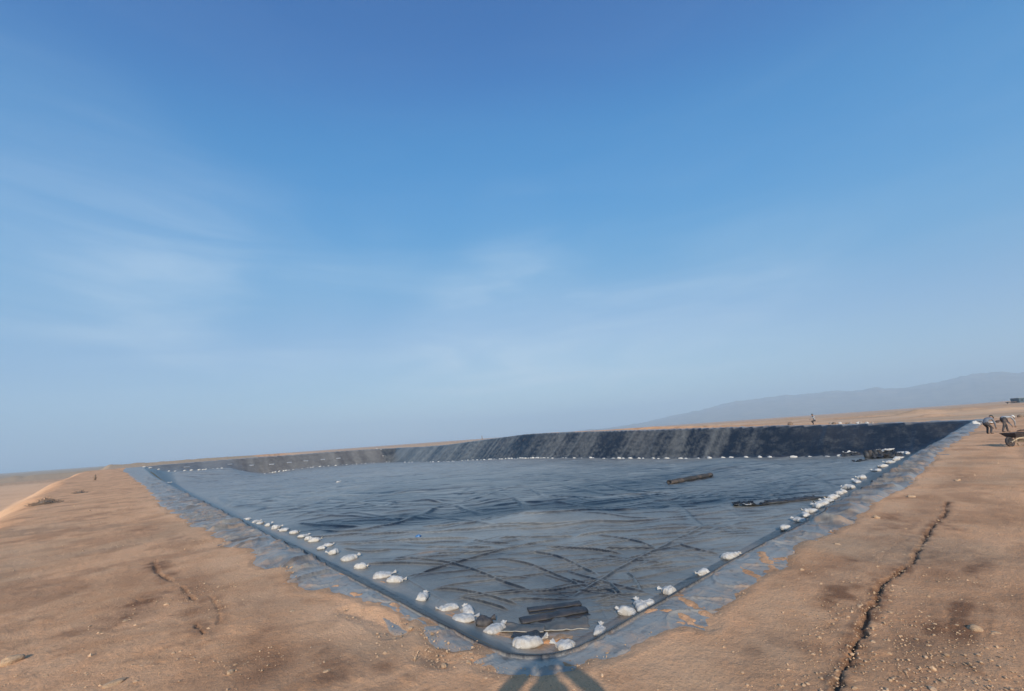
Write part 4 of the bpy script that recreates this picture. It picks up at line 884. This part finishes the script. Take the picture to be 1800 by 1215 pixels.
# stacked folded sheets by the far right corner
s0 = SPOT['stack0']; st = empty('stacked_liner_rolls', (s0[0], s0[1], pz(*s0[:2])), R(-41)); tag(st, 'bundle of upright dark liner folds near the far right corner of the floor', 'liner bundle')
for k in range(4):
    bm = bmesh.new(); add_tube(bm, [(-.8 + k * .52, 0, .02), (-.8 + k * .52 + .04, .05, .5), (-.8 + k * .52, .15, .95)], [.27, .30, .22], 10); obj('fold', bm_mesh('fold', bm, True), M_ROLL if k % 2 else M_DARKROLL, st)
st2 = crumpled('liner_heap', SPOT['stack1'][0], SPOT['stack1'][1], 1.7, 2.6, .85, R(-41), 'heap of creased dark liner right of the upright folds', 'liner heap', M_DARKROLL, 60)
db = SPOT['darkbit']; crumpled('liner_heap', db[0], db[1], .7, 1.3, .35, R(-30), 'small black crumpled liner piece left of the upright folds', 'liner heap', M_SHEET_DARK, 61)
bu = SPOT['bundle']; bo = crumpled('white_sheet_bundle', bu[0] + .5, bu[1], .9, 1.9, .55, R(-50), 'dark bundle with white wrapping at the foot of the far slope', 'bundle', M_DARKROLL, 63)
obj('white_wrapping', sheet_mesh('white_wrapping', .35, 1.7, .3, 64), M_SACK, bo, (0, .2, .45))
bi = SPOT['bits']; crumpled('empty_sack_pile', bi[0] + .6, bi[1] + .8, .6, 2.3, .45, R(-45), 'scatter of empty white sacks in the far right corner', 'sack pile', M_SACK, 66)
# dark gather running up the far slope
# repair patches on the left far slope
M_PATCH = simple_mat('pale_repair_patch', (.30, .30, .30), .6, .2, 3)
for i, (x, y, _) in enumerate(PATCH):
    me = sheet_mesh('repair_patch', .55, 1.5, .03, 70 + i, 8, 5, .01)
    sl_ = math.atan2(pz(x, y + .5) - pz(x, y - .5), 1.0)
    o = obj('repair_patch', me, M_PATCH, None, (x, y, pz(x, y) + .06), (sl_, 0, random.uniform(-.1, .1)))
    tag(o, 'small pale repair patch, %s from the left across the left far slope' % ordinal(i + 1), 'liner patch', 'repair patches on the left far slope')

# ---------------------------------------------------------------- brush pile and stakes
M_TWIG = simple_mat('dry_twigs', (.21, .15, .105), .9, .3, 9)
def brush(x, y, s, label, seed, n=150):
    rs = random.Random(seed); bm = bmesh.new()
    for i in range(n):
        a = rs.uniform(0, 6.28); r0 = rs.random() ** .6 * s; px, py = math.cos(a) * r0, math.sin(a) * r0 * 1.9
        h = s * .5 * max(0.1, 1 - r0 / s); b = rs.uniform(0, 6.28); l = rs.uniform(.15, .45) * s
        add_tube(bm, [(px, py, 0), (px + math.cos(b) * l * .5, py + math.sin(b) * l * .5, h * rs.uniform(.5, 1.2)), (px + math.cos(b) * l, py + math.sin(b) * l, h * rs.uniform(.3, 1.5))], [.014, .011, .004], 4)
    o = obj('dry_brush_heap', bm_mesh('dry_brush_heap', bm), M_TWIG, None, (x, y, tz(x, y))); tag(o, label, 'brush heap')
    me = rock_mesh(seed, 3); c = obj('earth_core', me, M_TWIG, o, (0, 0, .02)); c.scale = (s * .45, s * .9, s * .22)
bx, by, _ = SPOT['bush']; brush(bx + .0, by - 2, .8, 'low heap of dry brush and clods at the outer edge of the left berm', 3)
brush(bx + .9, by + 8, .55, 'small dark brush clump farther along the left berm edge', 5, 90)
def stake(x, y, h, label, r=.035):
    o = empty('marker_stake', (x, y, tz(x, y))); tag(o, label, 'stake')
    bm = bmesh.new(); add_tube(bm, [(0, 0, -.1), (0.01, 0, h * .5), (0, .02, h)], [r, r, r * .8], 8); obj('post', bm_mesh('post', bm), M_TWIG, o)
    bm = bmesh.new(); add_tube(bm, [(.05, 0, -.1), (.10, .02, h * .55)], [r * .8, r * .6], 6); obj('side_prop', bm_mesh('side_prop', bm), M_TWIG, o)
stake(78.6, 104.5, 1.35, 'thin dark stake standing on the far rim left of its hump', .09)
px, py, _ = SPOT['post']; stake(px + 1.5, py - 20, .8, 'short stump like marker on the distant left berm', .12)

M_MOUNT = simple_mat('grey_rubble', (.34, .28, .23), .9, .3, 4)
# rubble and white stones along the far rim
for i in range(9):
    y = 13.2 + i * .62 + random.uniform(-.2, .2)
    rock(78.4 + random.uniform(-.4, .6), y, random.uniform(.16, .3), '%s lump from the right in the short row of rubble on the far rim' % ordinal(i + 1), 80 + i, (1, .8, .8), i, M_SACK if i in (1, 3, 6) else M_TWIG if i % 2 else M_MOUNT, 'rubble lumps on the far rim', 'rubble_lump', 'rubble')

# ---------------------------------------------------------------- people
M_SKIN = simple_mat('tanned_skin', (.30, .17, .11), .6, .1, 20)
M_TROUS = simple_mat('dark_trousers', (.035, .037, .045), .85, .25, 14, dust=.25)
M_SHIRT = simple_mat('grey_blue_shirt', (.15, .17, .21), .85, .2, 12)
M_SHIRT2 = simple_mat('light_grey_shirt', (.33, .34, .36), .85, .2, 12)
M_BOOT = simple_mat('dusty_boots', (.10, .065, .05), .9, .3, 14)
M_CAP = simple_mat('dark_green_cap', (.035, .05, .045), .9, .2, 14)
M_CAPW = simple_mat('white_cap', (.72, .74, .70), .8, .1, 14)
M_STRAW = simple_mat('sun_hat_straw', (.45, .36, .22), .85, .2, 20)
M_PHONE = simple_mat('phone_shell', (.02, .02, .022), .3, .1, 5)

def skin_mesh(name, J, E, mats, root, sub=2):
    """J: name -> (pos, radius, material index); returns an applied skin mesh with materials by nearest bone"""
    names = list(J); me = bpy.data.meshes.new(name)
    me.from_pydata([J[n][0] for n in names], [(names.index(a), names.index(b)) for a, b in E], [])
    o = bpy.data.objects.new(name, me); COL.objects.link(o)
    md = o.modifiers.new('skin', 'SKIN'); md.use_smooth_shade = True
    sv = me.skin_vertices[0].data if me.skin_vertices else None
    if sv is None:
        bpy.context.view_layer.objects.active = o; bpy.ops.mesh.customdata_skin_add() if hasattr(bpy.ops.mesh, 'customdata_skin_add') else None
        sv = me.skin_vertices[0].data
    for i, n in enumerate(names):
        rr = J[n][1]; sv[i].radius = rr if hasattr(rr, '__len__') else (rr, rr); sv[i].use_root = (n == root)
    s = o.modifiers.new('sub', 'SUBSURF'); s.levels = sub; s.render_levels = sub
    dg = bpy.context.evaluated_depsgraph_get(); dg.update()
    out = bpy.data.meshes.new_from_object(o.evaluated_get(dg)); bpy.data.objects.remove(o)
    out.materials.clear()
    for mt in mats: out.materials.append(mt)
    segs = [(np.array(J[a][0], float), np.array(J[b][0], float), J[b][2]) for a, b in E]
    C = np.array([p.center[:] for p in out.polygons]); best = np.full(len(C), 1e9); mi = np.zeros(len(C), int)
    for a, b, k in segs:
        d = b - a; t = np.clip(((C - a) @ d) / max(1e-9, d @ d), 0, 1); q = np.linalg.norm(C - a - t[:, None] * d, axis=1)
        sel = q < best; best[sel] = q[sel]; mi[sel] = k
    for p, k in zip(out.polygons, mi): p.material_index = int(k)
    out.polygons.foreach_set('use_smooth', [True] * len(out.polygons)); out.name = name
    return out

def hand_mesh(s=1.0, curl=.9):
    J = {'w': ((0, 0, 0), (.026, .02), 0), 'p': ((.05, 0, 0), (.038, .016), 0), 'k': ((.085, 0, 0), (.042, .014), 0)}; E = [('w', 'p'), ('p', 'k')]
    for i, (yy, ln) in enumerate([(-.033, .068), (-.011, .08), (.011, .075), (.032, .058)]):
        a = 'f%d' % i; p = Vector((.09, yy, 0)); ang = 0
        J[a] = (tuple(p), .0095, 0); E.append(('k', a)); prev = a
        for q in range(3):
            ang += curl * .75; p = p + Vector((math.cos(ang), 0, -math.sin(ang))) * ln / 3 * (1.15 - q * .15)
            nm = a + str(q); J[nm] = (tuple(p), .0088 - q * .0008, 0); E.append((prev, nm)); prev = nm
    J['t0'] = ((.03, -.034, -.004), .013, 0); J['t1'] = ((.055, -.06, -.012), .011, 0); J['t2'] = ((.082, -.066, -.028), .009, 0)
    E += [('w', 't0'), ('t0', 't1'), ('t1', 't2')]
    return skin_mesh('hand', J, E, [M_SKIN], 'w', 1)
HAND = hand_mesh()
def head_mesh():
    bm = bmesh.new(); bmesh.ops.create_uvsphere(bm, u_segments=28, v_segments=20, radius=1)
    for v in bm.verts:
        x, y, z = v.co; c = v.co.copy()
        c.x *= .098 * (1 - .14 * max(0, -z)); c.y *= .078 * (1 - .28 * max(0, -z) ** 1.5); c.z *= .118
        if x > .55: c.x += .030 * math.exp(-((y / .16) ** 2)) * math.exp(-(((z + .12) / .24) ** 2))      # nose
        if x > .4: c.x -= .012 * (math.exp(-(((abs(y) - .36) / .16) ** 2)) * math.exp(-(((z - .06) / .12) ** 2)))   # eye sockets
        if x > .4: c.x += .006 * math.exp(-((y / .3) ** 2)) * math.exp(-(((z + .48) / .07) ** 2)) + .010 * math.exp(-((y / .3) ** 2)) * math.exp(-(((z + .8) / .14) ** 2))
        if abs(y) > .8: c.y += math.copysign(.014, y) * math.exp(-((x / .2) ** 2)) * math.exp(-(((z + .05) / .3) ** 2))
        v.co = c
    return bm_mesh('head', bm, True)
HEAD = head_mesh()
def cap_mesh(brim=.07, allround=False):
    bm = bmesh.new(); n = 24; rows = [(.135, .0), (.108, .004), (.108, .03), (.10, .075), (.07, .105), (.02, .118)]
    if allround: rows[0] = (.19, -.03)
    rings = []
    for i, (rr, zz) in enumerate(rows):
        ring = []
        for k in range(n):
            a = 2 * math.pi * k / n; r2 = rr
            if i == 0 and not allround: r2 = .11 + brim * max(0, math.cos(a)) ** 2
            ring.append(bm.verts.new((math.cos(a) * r2 * 1.02, math.sin(a) * r2 * .88, zz)))
        rings.append(ring)
    for a, b in zip(rings, rings[1:]):
        for k in range(n): bm.faces.new((a[k], a[(k + 1) % n], b[(k + 1) % n], b[k]))
    bm.faces.new(rings[-1]); return bm_mesh('cap', bm, True)

def person(loc, rz, J, label, shirt, trousers, boots, cap, head_rot, hands, group=None, capmesh=None, size=1.0, sleeve=(.068, .048, .031)):
    """J: joint positions (x forward, y left, z up) of one figure"""
    o = empty('person', loc, rz); o.scale = (size,) * 3; tag(o, label, 'person', group)
    r = dict(pelvis=(.15, .12), waist=(.135, .105), chest=(.17, .125), neck=(.06, .058), hd=(.062, .062))
    K = {'pelvis': (J['pelvis'], r['pelvis'], 1), 'waist': (J['waist'], r['waist'], 0), 'chest': (J['chest'], r['chest'], 0), 'neck': (J['neck'], r['neck'], 3), 'hd': (J['hd'], r['hd'], 3)}
    E = [('pelvis', 'waist'), ('waist', 'chest'), ('chest', 'neck'), ('neck', 'hd')]
    for s in 'lr':
        K['hip' + s] = (J['hip' + s], .095, 1); K['knee' + s] = (J['knee' + s], .066, 1); K['ank' + s] = (J['ank' + s], .05, 1); K['heel' + s] = (J['toe' + s][:2] + (.045,) if False else tuple(Vector(J['ank' + s]) + Vector((0, 0, -.05))), .05, 2); K['toe' + s] = (J['toe' + s], (.045, .032), 2)
        K['sh' + s] = (J['sh' + s], sleeve[0], 0); K['el' + s] = (J['el' + s], sleeve[1], 0); K['wr' + s] = (J['wr' + s], sleeve[2], 0)
        E += [('pelvis', 'hip' + s), ('hip' + s, 'knee' + s), ('knee' + s, 'ank' + s), ('ank' + s, 'heel' + s), ('heel' + s, 'toe' + s), ('chest', 'sh' + s), ('sh' + s, 'el' + s), ('el' + s, 'wr' + s)]
    body = skin_mesh('body', K, E, [shirt, trousers, boots, M_SKIN], 'pelvis', 2); obj('body', body, None, o)
    hp = Vector(J['hd']); h = obj('head', HEAD.copy(), M_SKIN, o, hp, head_rot)
    obj('cap', capmesh or cap_mesh(), cap, h, (-.002, 0, .035), (0, -.1, 0))
    for s in 'lr':
        a = Vector(J['el' + s]); b = Vector(J['wr' + s]); d = (b - a).normalized()
        q = d.to_track_quat('X', 'Z'); hh = obj('hand', HAND, None, o, b - d * .01, q.to_euler() if hands is None else hands[s])
        if s == 'l': hh.scale = (1, -1, 1)
    return o
PI = math.pi
img_right = math.atan2(RGT.y, RGT.x)
# worker 1: stooping, both arms down to the ground in front
J1 = dict(pelvis=(-.20, 0, .72), waist=(-.12, 0, .86), chest=(.10, 0, 1.02), neck=(.27, 0, 1.05), hd=(.36, 0, 1.06),
          hipl=(-.18, .10, .68), hipr=(-.18, -.10, .68), kneel=(.08, .14, .43), kneer=(.02, -.12, .42), ankl=(-.05, .14, .10), ankr=(-.14, -.13, .10), toel=(.12, .16, .04), toer=(.04, -.14, .04),
          shl=(.17, .17, .98), shr=(.17, -.17, .98), ell=(.26, .20, .68), elr=(.24, -.20, .68), wrl=(.38, .10, .42), wrr=(.36, -.10, .40))
wx, wy, _ = SPOT['w1']
person((wx, wy, tz(wx, wy)), img_right + .1, J1, 'worker in grey blue shirt and dark cap stooping over the soil near the far corner', M_SHIRT, M_TROUS, M_BOOT, M_CAP, (0, .75, 0), None)
J2 = dict(pelvis=(-.30, 0, .93), waist=(-.16, 0, 1.0), chest=(.10, 0, 1.02), neck=(.29, 0, .98), hd=(.40, 0, .95),
          hipl=(-.28, .10, .88), hipr=(-.28, -.10, .88), kneel=(.00, .13, .50), kneer=(-.40, -.12, .50), ankl=(.02, .14, .10), ankr=(-.62, -.13, .12), toel=(.19, .15, .04), toer=(-.47, -.14, .04),
          shl=(.16, .17, .96), shr=(.16, -.17, .96), ell=(.24, .18, .66), elr=(.30, -.18, .68), wrl=(.34, .10, .40), wrr=(.38, -.06, .38))
wx, wy, _ = SPOT['w2']; wx += .60; wy -= .55
person((wx + .25, wy + .35, tz(wx, wy)), img_right + .0, J2, 'worker in light shirt and white cap bent double beside the wheelbarrow', M_SHIRT2, M_TROUS, M_BOOT, M_CAPW, (0, 1.2, 0), None)
# soil lump they are working on
w3x, w3y = wx + .25 + math.cos(img_right) * .85, wy + .35 + math.sin(img_right) * .85
rock(w3x, w3y, .2, 'dark damp clod on the ground in front of the bent worker', 130, (1.4, .8, .42), img_right, M_BOOT, None, 'soil_clod', 'clod')
# distant figure seated on the far rim
J3 = dict(pelvis=(-.1, 0, .55), waist=(-.04, 0, .72), chest=(.03, 0, .98), neck=(.06, 0, 1.18), hd=(.10, 0, 1.30),
          hipl=(-.08, .1, .5), hipr=(-.08, -.1, .5), kneel=(.30, .14, .55), kneer=(.28, -.14, .5), ankl=(.28, .14, .1), ankr=(.1, -.14, .1), toel=(.44, .15, .04), toer=(.28, -.15, .04),
          shl=(.04, .19, 1.08), shr=(.04, -.19, 1.08), ell=(.24, .26, .92), elr=(.2, -.26, .86), wrl=(.46, .22, .9), wrr=(.4, -.2, .72))
person((79.2, 20.3, tz(79.2, 20.3)), img_right + PI, J3, 'distant crouching worker on the far rim above the dark slope', M_SHIRT2, M_TROUS, M_BOOT, M_CAP, (0, .2, 0), None, size=1.15)
rock(79.2, 23.6, .45, 'dark lump beside the crouching worker on the far rim', 131, (1, .8, .8), 0, M_TWIG, None, 'soil_clod', 'clod')
# photographer standing behind the camera, holding the phone up: casts the shadow at the bottom
back = Vector((-FWD.x, -FWD.y, 0)).normalized(); rgt = Vector((RGT.x, RGT.y, 0)).normalized()
pb = back * .22
def PJ(f, l, z): return (f, l, z)
J4 = dict(pelvis=PJ(0, 0, 1.08), waist=PJ(0, 0, 1.28), chest=PJ(.02, 0, 1.55), neck=PJ(.03, 0, 1.76), hd=PJ(.05, 0, 1.90),
          hipl=(0, .10, 1.02), hipr=(0, -.10, 1.02), kneel=(.02, .13, .56), kneer=(.02, -.13, .56), ankl=(-.02, .15, .11), ankr=(-.02, -.15, .11), toel=(.14, .18, .04), toer=(.14, -.18, .04),
          shl=(.03, .23, 1.67), shr=(.03, -.23, 1.67), ell=(.10, .43, 1.84), elr=(.10, -.43, 1.84), wrl=(.16, .13, 2.06), wrr=(.16, -.13, 2.06))
ph_rz = math.atan2(FWD.y, FWD.x)
ph = person((pb.x, pb.y, tz(0, 0) + .0), ph_rz, J4, 'photographer in a brimmed hat holding a phone up at the berm corner', M_SHIRT2, M_TROUS, M_BOOT, M_STRAW, (0, 0, 0), None, capmesh=cap_mesh(allround=True), sleeve=(.10, .085, .055))
pc = back * .045
bm = bmesh.new(); add_box(bm, (0, 0, 0), (.012, .17, .08)); bmesh.ops.bevel(bm, geom=bm.edges[:], offset=.003, segments=2, affect='EDGES')
phn = obj('phone', bm_mesh('phone', bm), M_PHONE, None, (pc.x, pc.y, 2.045), (0, 0, ph_rz)); tag(phn, 'black phone held up in landscape by the photographer', 'phone')
bm = bmesh.new(); add_box(bm, (-.007, .0, 0), (.002, .15, .07)); obj('screen', bm_mesh('screen', bm), M_PHONE, phn)

# ---------------------------------------------------------------- wheelbarrow
M_STEEL = simple_mat('worn_grey_steel', (.11, .095, .10), .6, .3, 10, dust=.2)
M_TYRE = simple_mat('tyre_rubber', (.03, .028, .032), .8, .2, 12, dust=.2)
M_WOOD = simple_mat('pale_wood_handle', (.52, .42, .28), .8, .2, 9)
M_RIM = simple_mat('wheel_rim_metal', (.35, .33, .33), .5, .2, 9)
wb_x, wb_y, _ = SPOT['barrow']
wb = empty('wheelbarrow', (wb_x, wb_y, tz(wb_x, wb_y)), img_right + .12); tag(wb, 'grey wheelbarrow with a pale frame standing at the right edge', 'wheelbarrow')
bm = bmesh.new()
ring = []
for z, x0, x1, w in ((.40, .16, .70, .16), (.62, -.04, .92, .30)):
    ring.append([bm.verts.new(p) for p in ((x0, -w, z), (x1, -w, z), (x1, w, z), (x0, w, z))])
a, b = ring
for k in range(4): bm.faces.new((a[k], a[(k + 1) % 4], b[(k + 1) % 4], b[k]))
bm.faces.new(a[::-1]); bmesh.ops.solidify(bm, geom=bm.faces[:], thickness=.02); obj('tray', bm_mesh('tray', bm), M_STEEL, wb)
bm = bmesh.new(); add_tube(bm, [(.30 * math.cos(t) * .72 * .8, 0, .235 + .175 * math.sin(t)) for t in [0]] * 1 + [], .01) if False else None
bm.free()
bm = bmesh.new(); n, mm = 24, 8
rg = []
for i in range(n):
    t_ = 2 * PI * i / n; rg.append([bm.verts.new(((.175 + .055 * math.cos(u)) * math.cos(t_), .05 * math.sin(u), (.175 + .055 * math.cos(u)) * math.sin(t_))) for u in [2 * PI * j / mm for j in range(mm)]])
for i in range(n):
    for j in range(mm): bm.faces.new((rg[i][j], rg[(i + 1) % n][j], rg[(i + 1) % n][(j + 1) % mm], rg[i][(j + 1) % mm]))
wh = obj('wheel', bm_mesh('wheel', bm, True), M_TYRE, wb, (0, 0, .228))
bm = bmesh.new(); add_tube(bm, [(0, -.04, 0), (0, .04, 0)], .125, 20); obj('wheel_rim', bm_mesh('wheel_rim', bm), M_TYRE, wh)
bm = bmesh.new(); add_tube(bm, [(0, -.09, 0), (0, .09, 0)], .032, 12); obj('hub', bm_mesh('hub', bm), M_RIM, wh)
for s in (-1, 1):
    bm = bmesh.new(); add_tube(bm, [(-.05, s * .10, .23), (.3, s * .16, .38), (.9, s * .24, .42), (1.45, s * .29, .62)], .02, 8); obj('handle', bm_mesh('handle', bm, True), M_WOOD, wb)
    bm = bmesh.new(); add_tube(bm, [(.62, s * .2, .42), (.66, s * .23, .18), (.78, s * .24, 0.0), (.90, s * .24, .0)], .022, 8); obj('leg', bm_mesh('leg', bm, True), M_WOOD, wb)
bm = bmesh.new(); add_box(bm, (.74, 0, .24), (.03, .44, .14)); obj('leg_brace', bm_mesh('leg_brace', bm), M_WOOD, wb)

# ---------------------------------------------------------------- white sacks at the far right corner of the rim
cx, cy = 60.5, 2.6
sk = obj('white_sack', bag_mesh(101, 3), M_SACK, None, (cx, cy, tz(cx, cy)), (0, -1.25, img_right + 1.2)); sk.scale = (1.5, 1.6, 1.7); tag(sk, 'upright white sack at the far right corner of the rim', 'sack')
sk2 = obj('white_sack', sheet_mesh('white_sack', .6, 1.5, .28, 103), M_SACK, None, (cx + 1.0, cy - .9, tz(cx, cy) + .03), (0, .12, img_right)); tag(sk2, 'empty white sack trailing over the soil right of the upright one', 'sack')
rock(cx + 3.2, cy - 1.6, .3, 'dark earth lump behind the white sacks on the rim corner', 140, (1.5, .8, .6), img_right, M_BOOT, None, 'soil_clod', 'clod')
x, y, _ = SPOT['dark']; rock(x, y, .3, 'dark stone standing alone behind the workers at the right edge', 141, (1.1, .8, .75), img_right, M_TWIG)

# ---------------------------------------------------------------- far blue container building
M_CONT = simple_mat('blue_grey_cladding', (.045, .075, .10), .6, .15, 2)
M_ROOF = simple_mat('pale_roof_edge', (.35, .36, .36), .6, .1, 2)
M_WIN = simple_mat('dark_window_glass', (.02, .025, .03), .15, .1, 2)
dist = 455.; th = ph_rz - R(49.6); cxx, cyy = dist * math.cos(th) - 9.0 * math.cos(img_right), dist * math.sin(th) - 9.0 * math.sin(img_right)
bl = empty('site_cabin', (cxx, cyy, tz(cxx, cyy) - .1), img_right); tag(bl, 'dark blue site cabin on the plain at the right edge of the horizon', 'cabin')
bm = bmesh.new(); add_box(bm, (2.0, 0, 1.6), (11, 5, 3.1)); obj('wall', bm_mesh('wall', bm), M_CONT, bl)
bm = bmesh.new(); add_box(bm, (2.0, 0, 3.25), (11.4, 5.4, .18)); obj('roof', bm_mesh('roof', bm), M_ROOF, bl)
for k, xx in enumerate((-1.5, 1.5, 5.0)):
    bm = bmesh.new(); add_box(bm, (xx, -2.53, 1.8), (1.1, .08, .9)); obj('window', bm_mesh('window', bm), M_WIN, bl)
bm = bmesh.new(); add_box(bm, (3.3, -2.53, 1.15), (.9, .08, 2.0)); obj('door', bm_mesh('door', bm), M_CONT, bl)
tl = empty('flat_trailer', (cxx + math.cos(img_right) * -6.2, cyy + math.sin(img_right) * -6.2, tz(cxx, cyy) - .1), img_right); tag(tl, 'low dark trailer parked left of the blue site cabin', 'trailer')
bm = bmesh.new(); add_box(bm, (0, 0, .95), (5, 2.4, .5)); obj('bed', bm_mesh('bed', bm), M_BOOT, tl)
for s in (-1, 1):
    for xx in (-1.4, 1.4):
        bm = bmesh.new(); add_tube(bm, [(xx, s * 1.0, .42), (xx, s * 1.25, .42)], .42, 14); obj('wheel', bm_mesh('wheel', bm), M_TYRE, tl)

# ---------------------------------------------------------------- air
bm = bmesh.new(); add_box(bm, (0, 0, 195), (15200, 15200, 410)); hz = obj('haze', bm_mesh('haze', bm)); tag(hz, 'thin dusty haze over the plain', kind='stuff')
hm = bpy.data.materials.new('dusty_air'); hm.use_nodes = True; hm.node_tree.nodes.clear()
ho = hm.node_tree.nodes.new('ShaderNodeOutputMaterial'); pv = hm.node_tree.nodes.new('ShaderNodeVolumePrincipled')
pv.inputs['Color'].default_value = (.595, .775, .93, 1); pv.inputs['Density'].default_value = 2.9e-4; pv.inputs['Anisotropy'].default_value = 0.0
hm.node_tree.links.new(pv.outputs[0], ho.inputs['Volume']); hz.data.materials.append(hm)
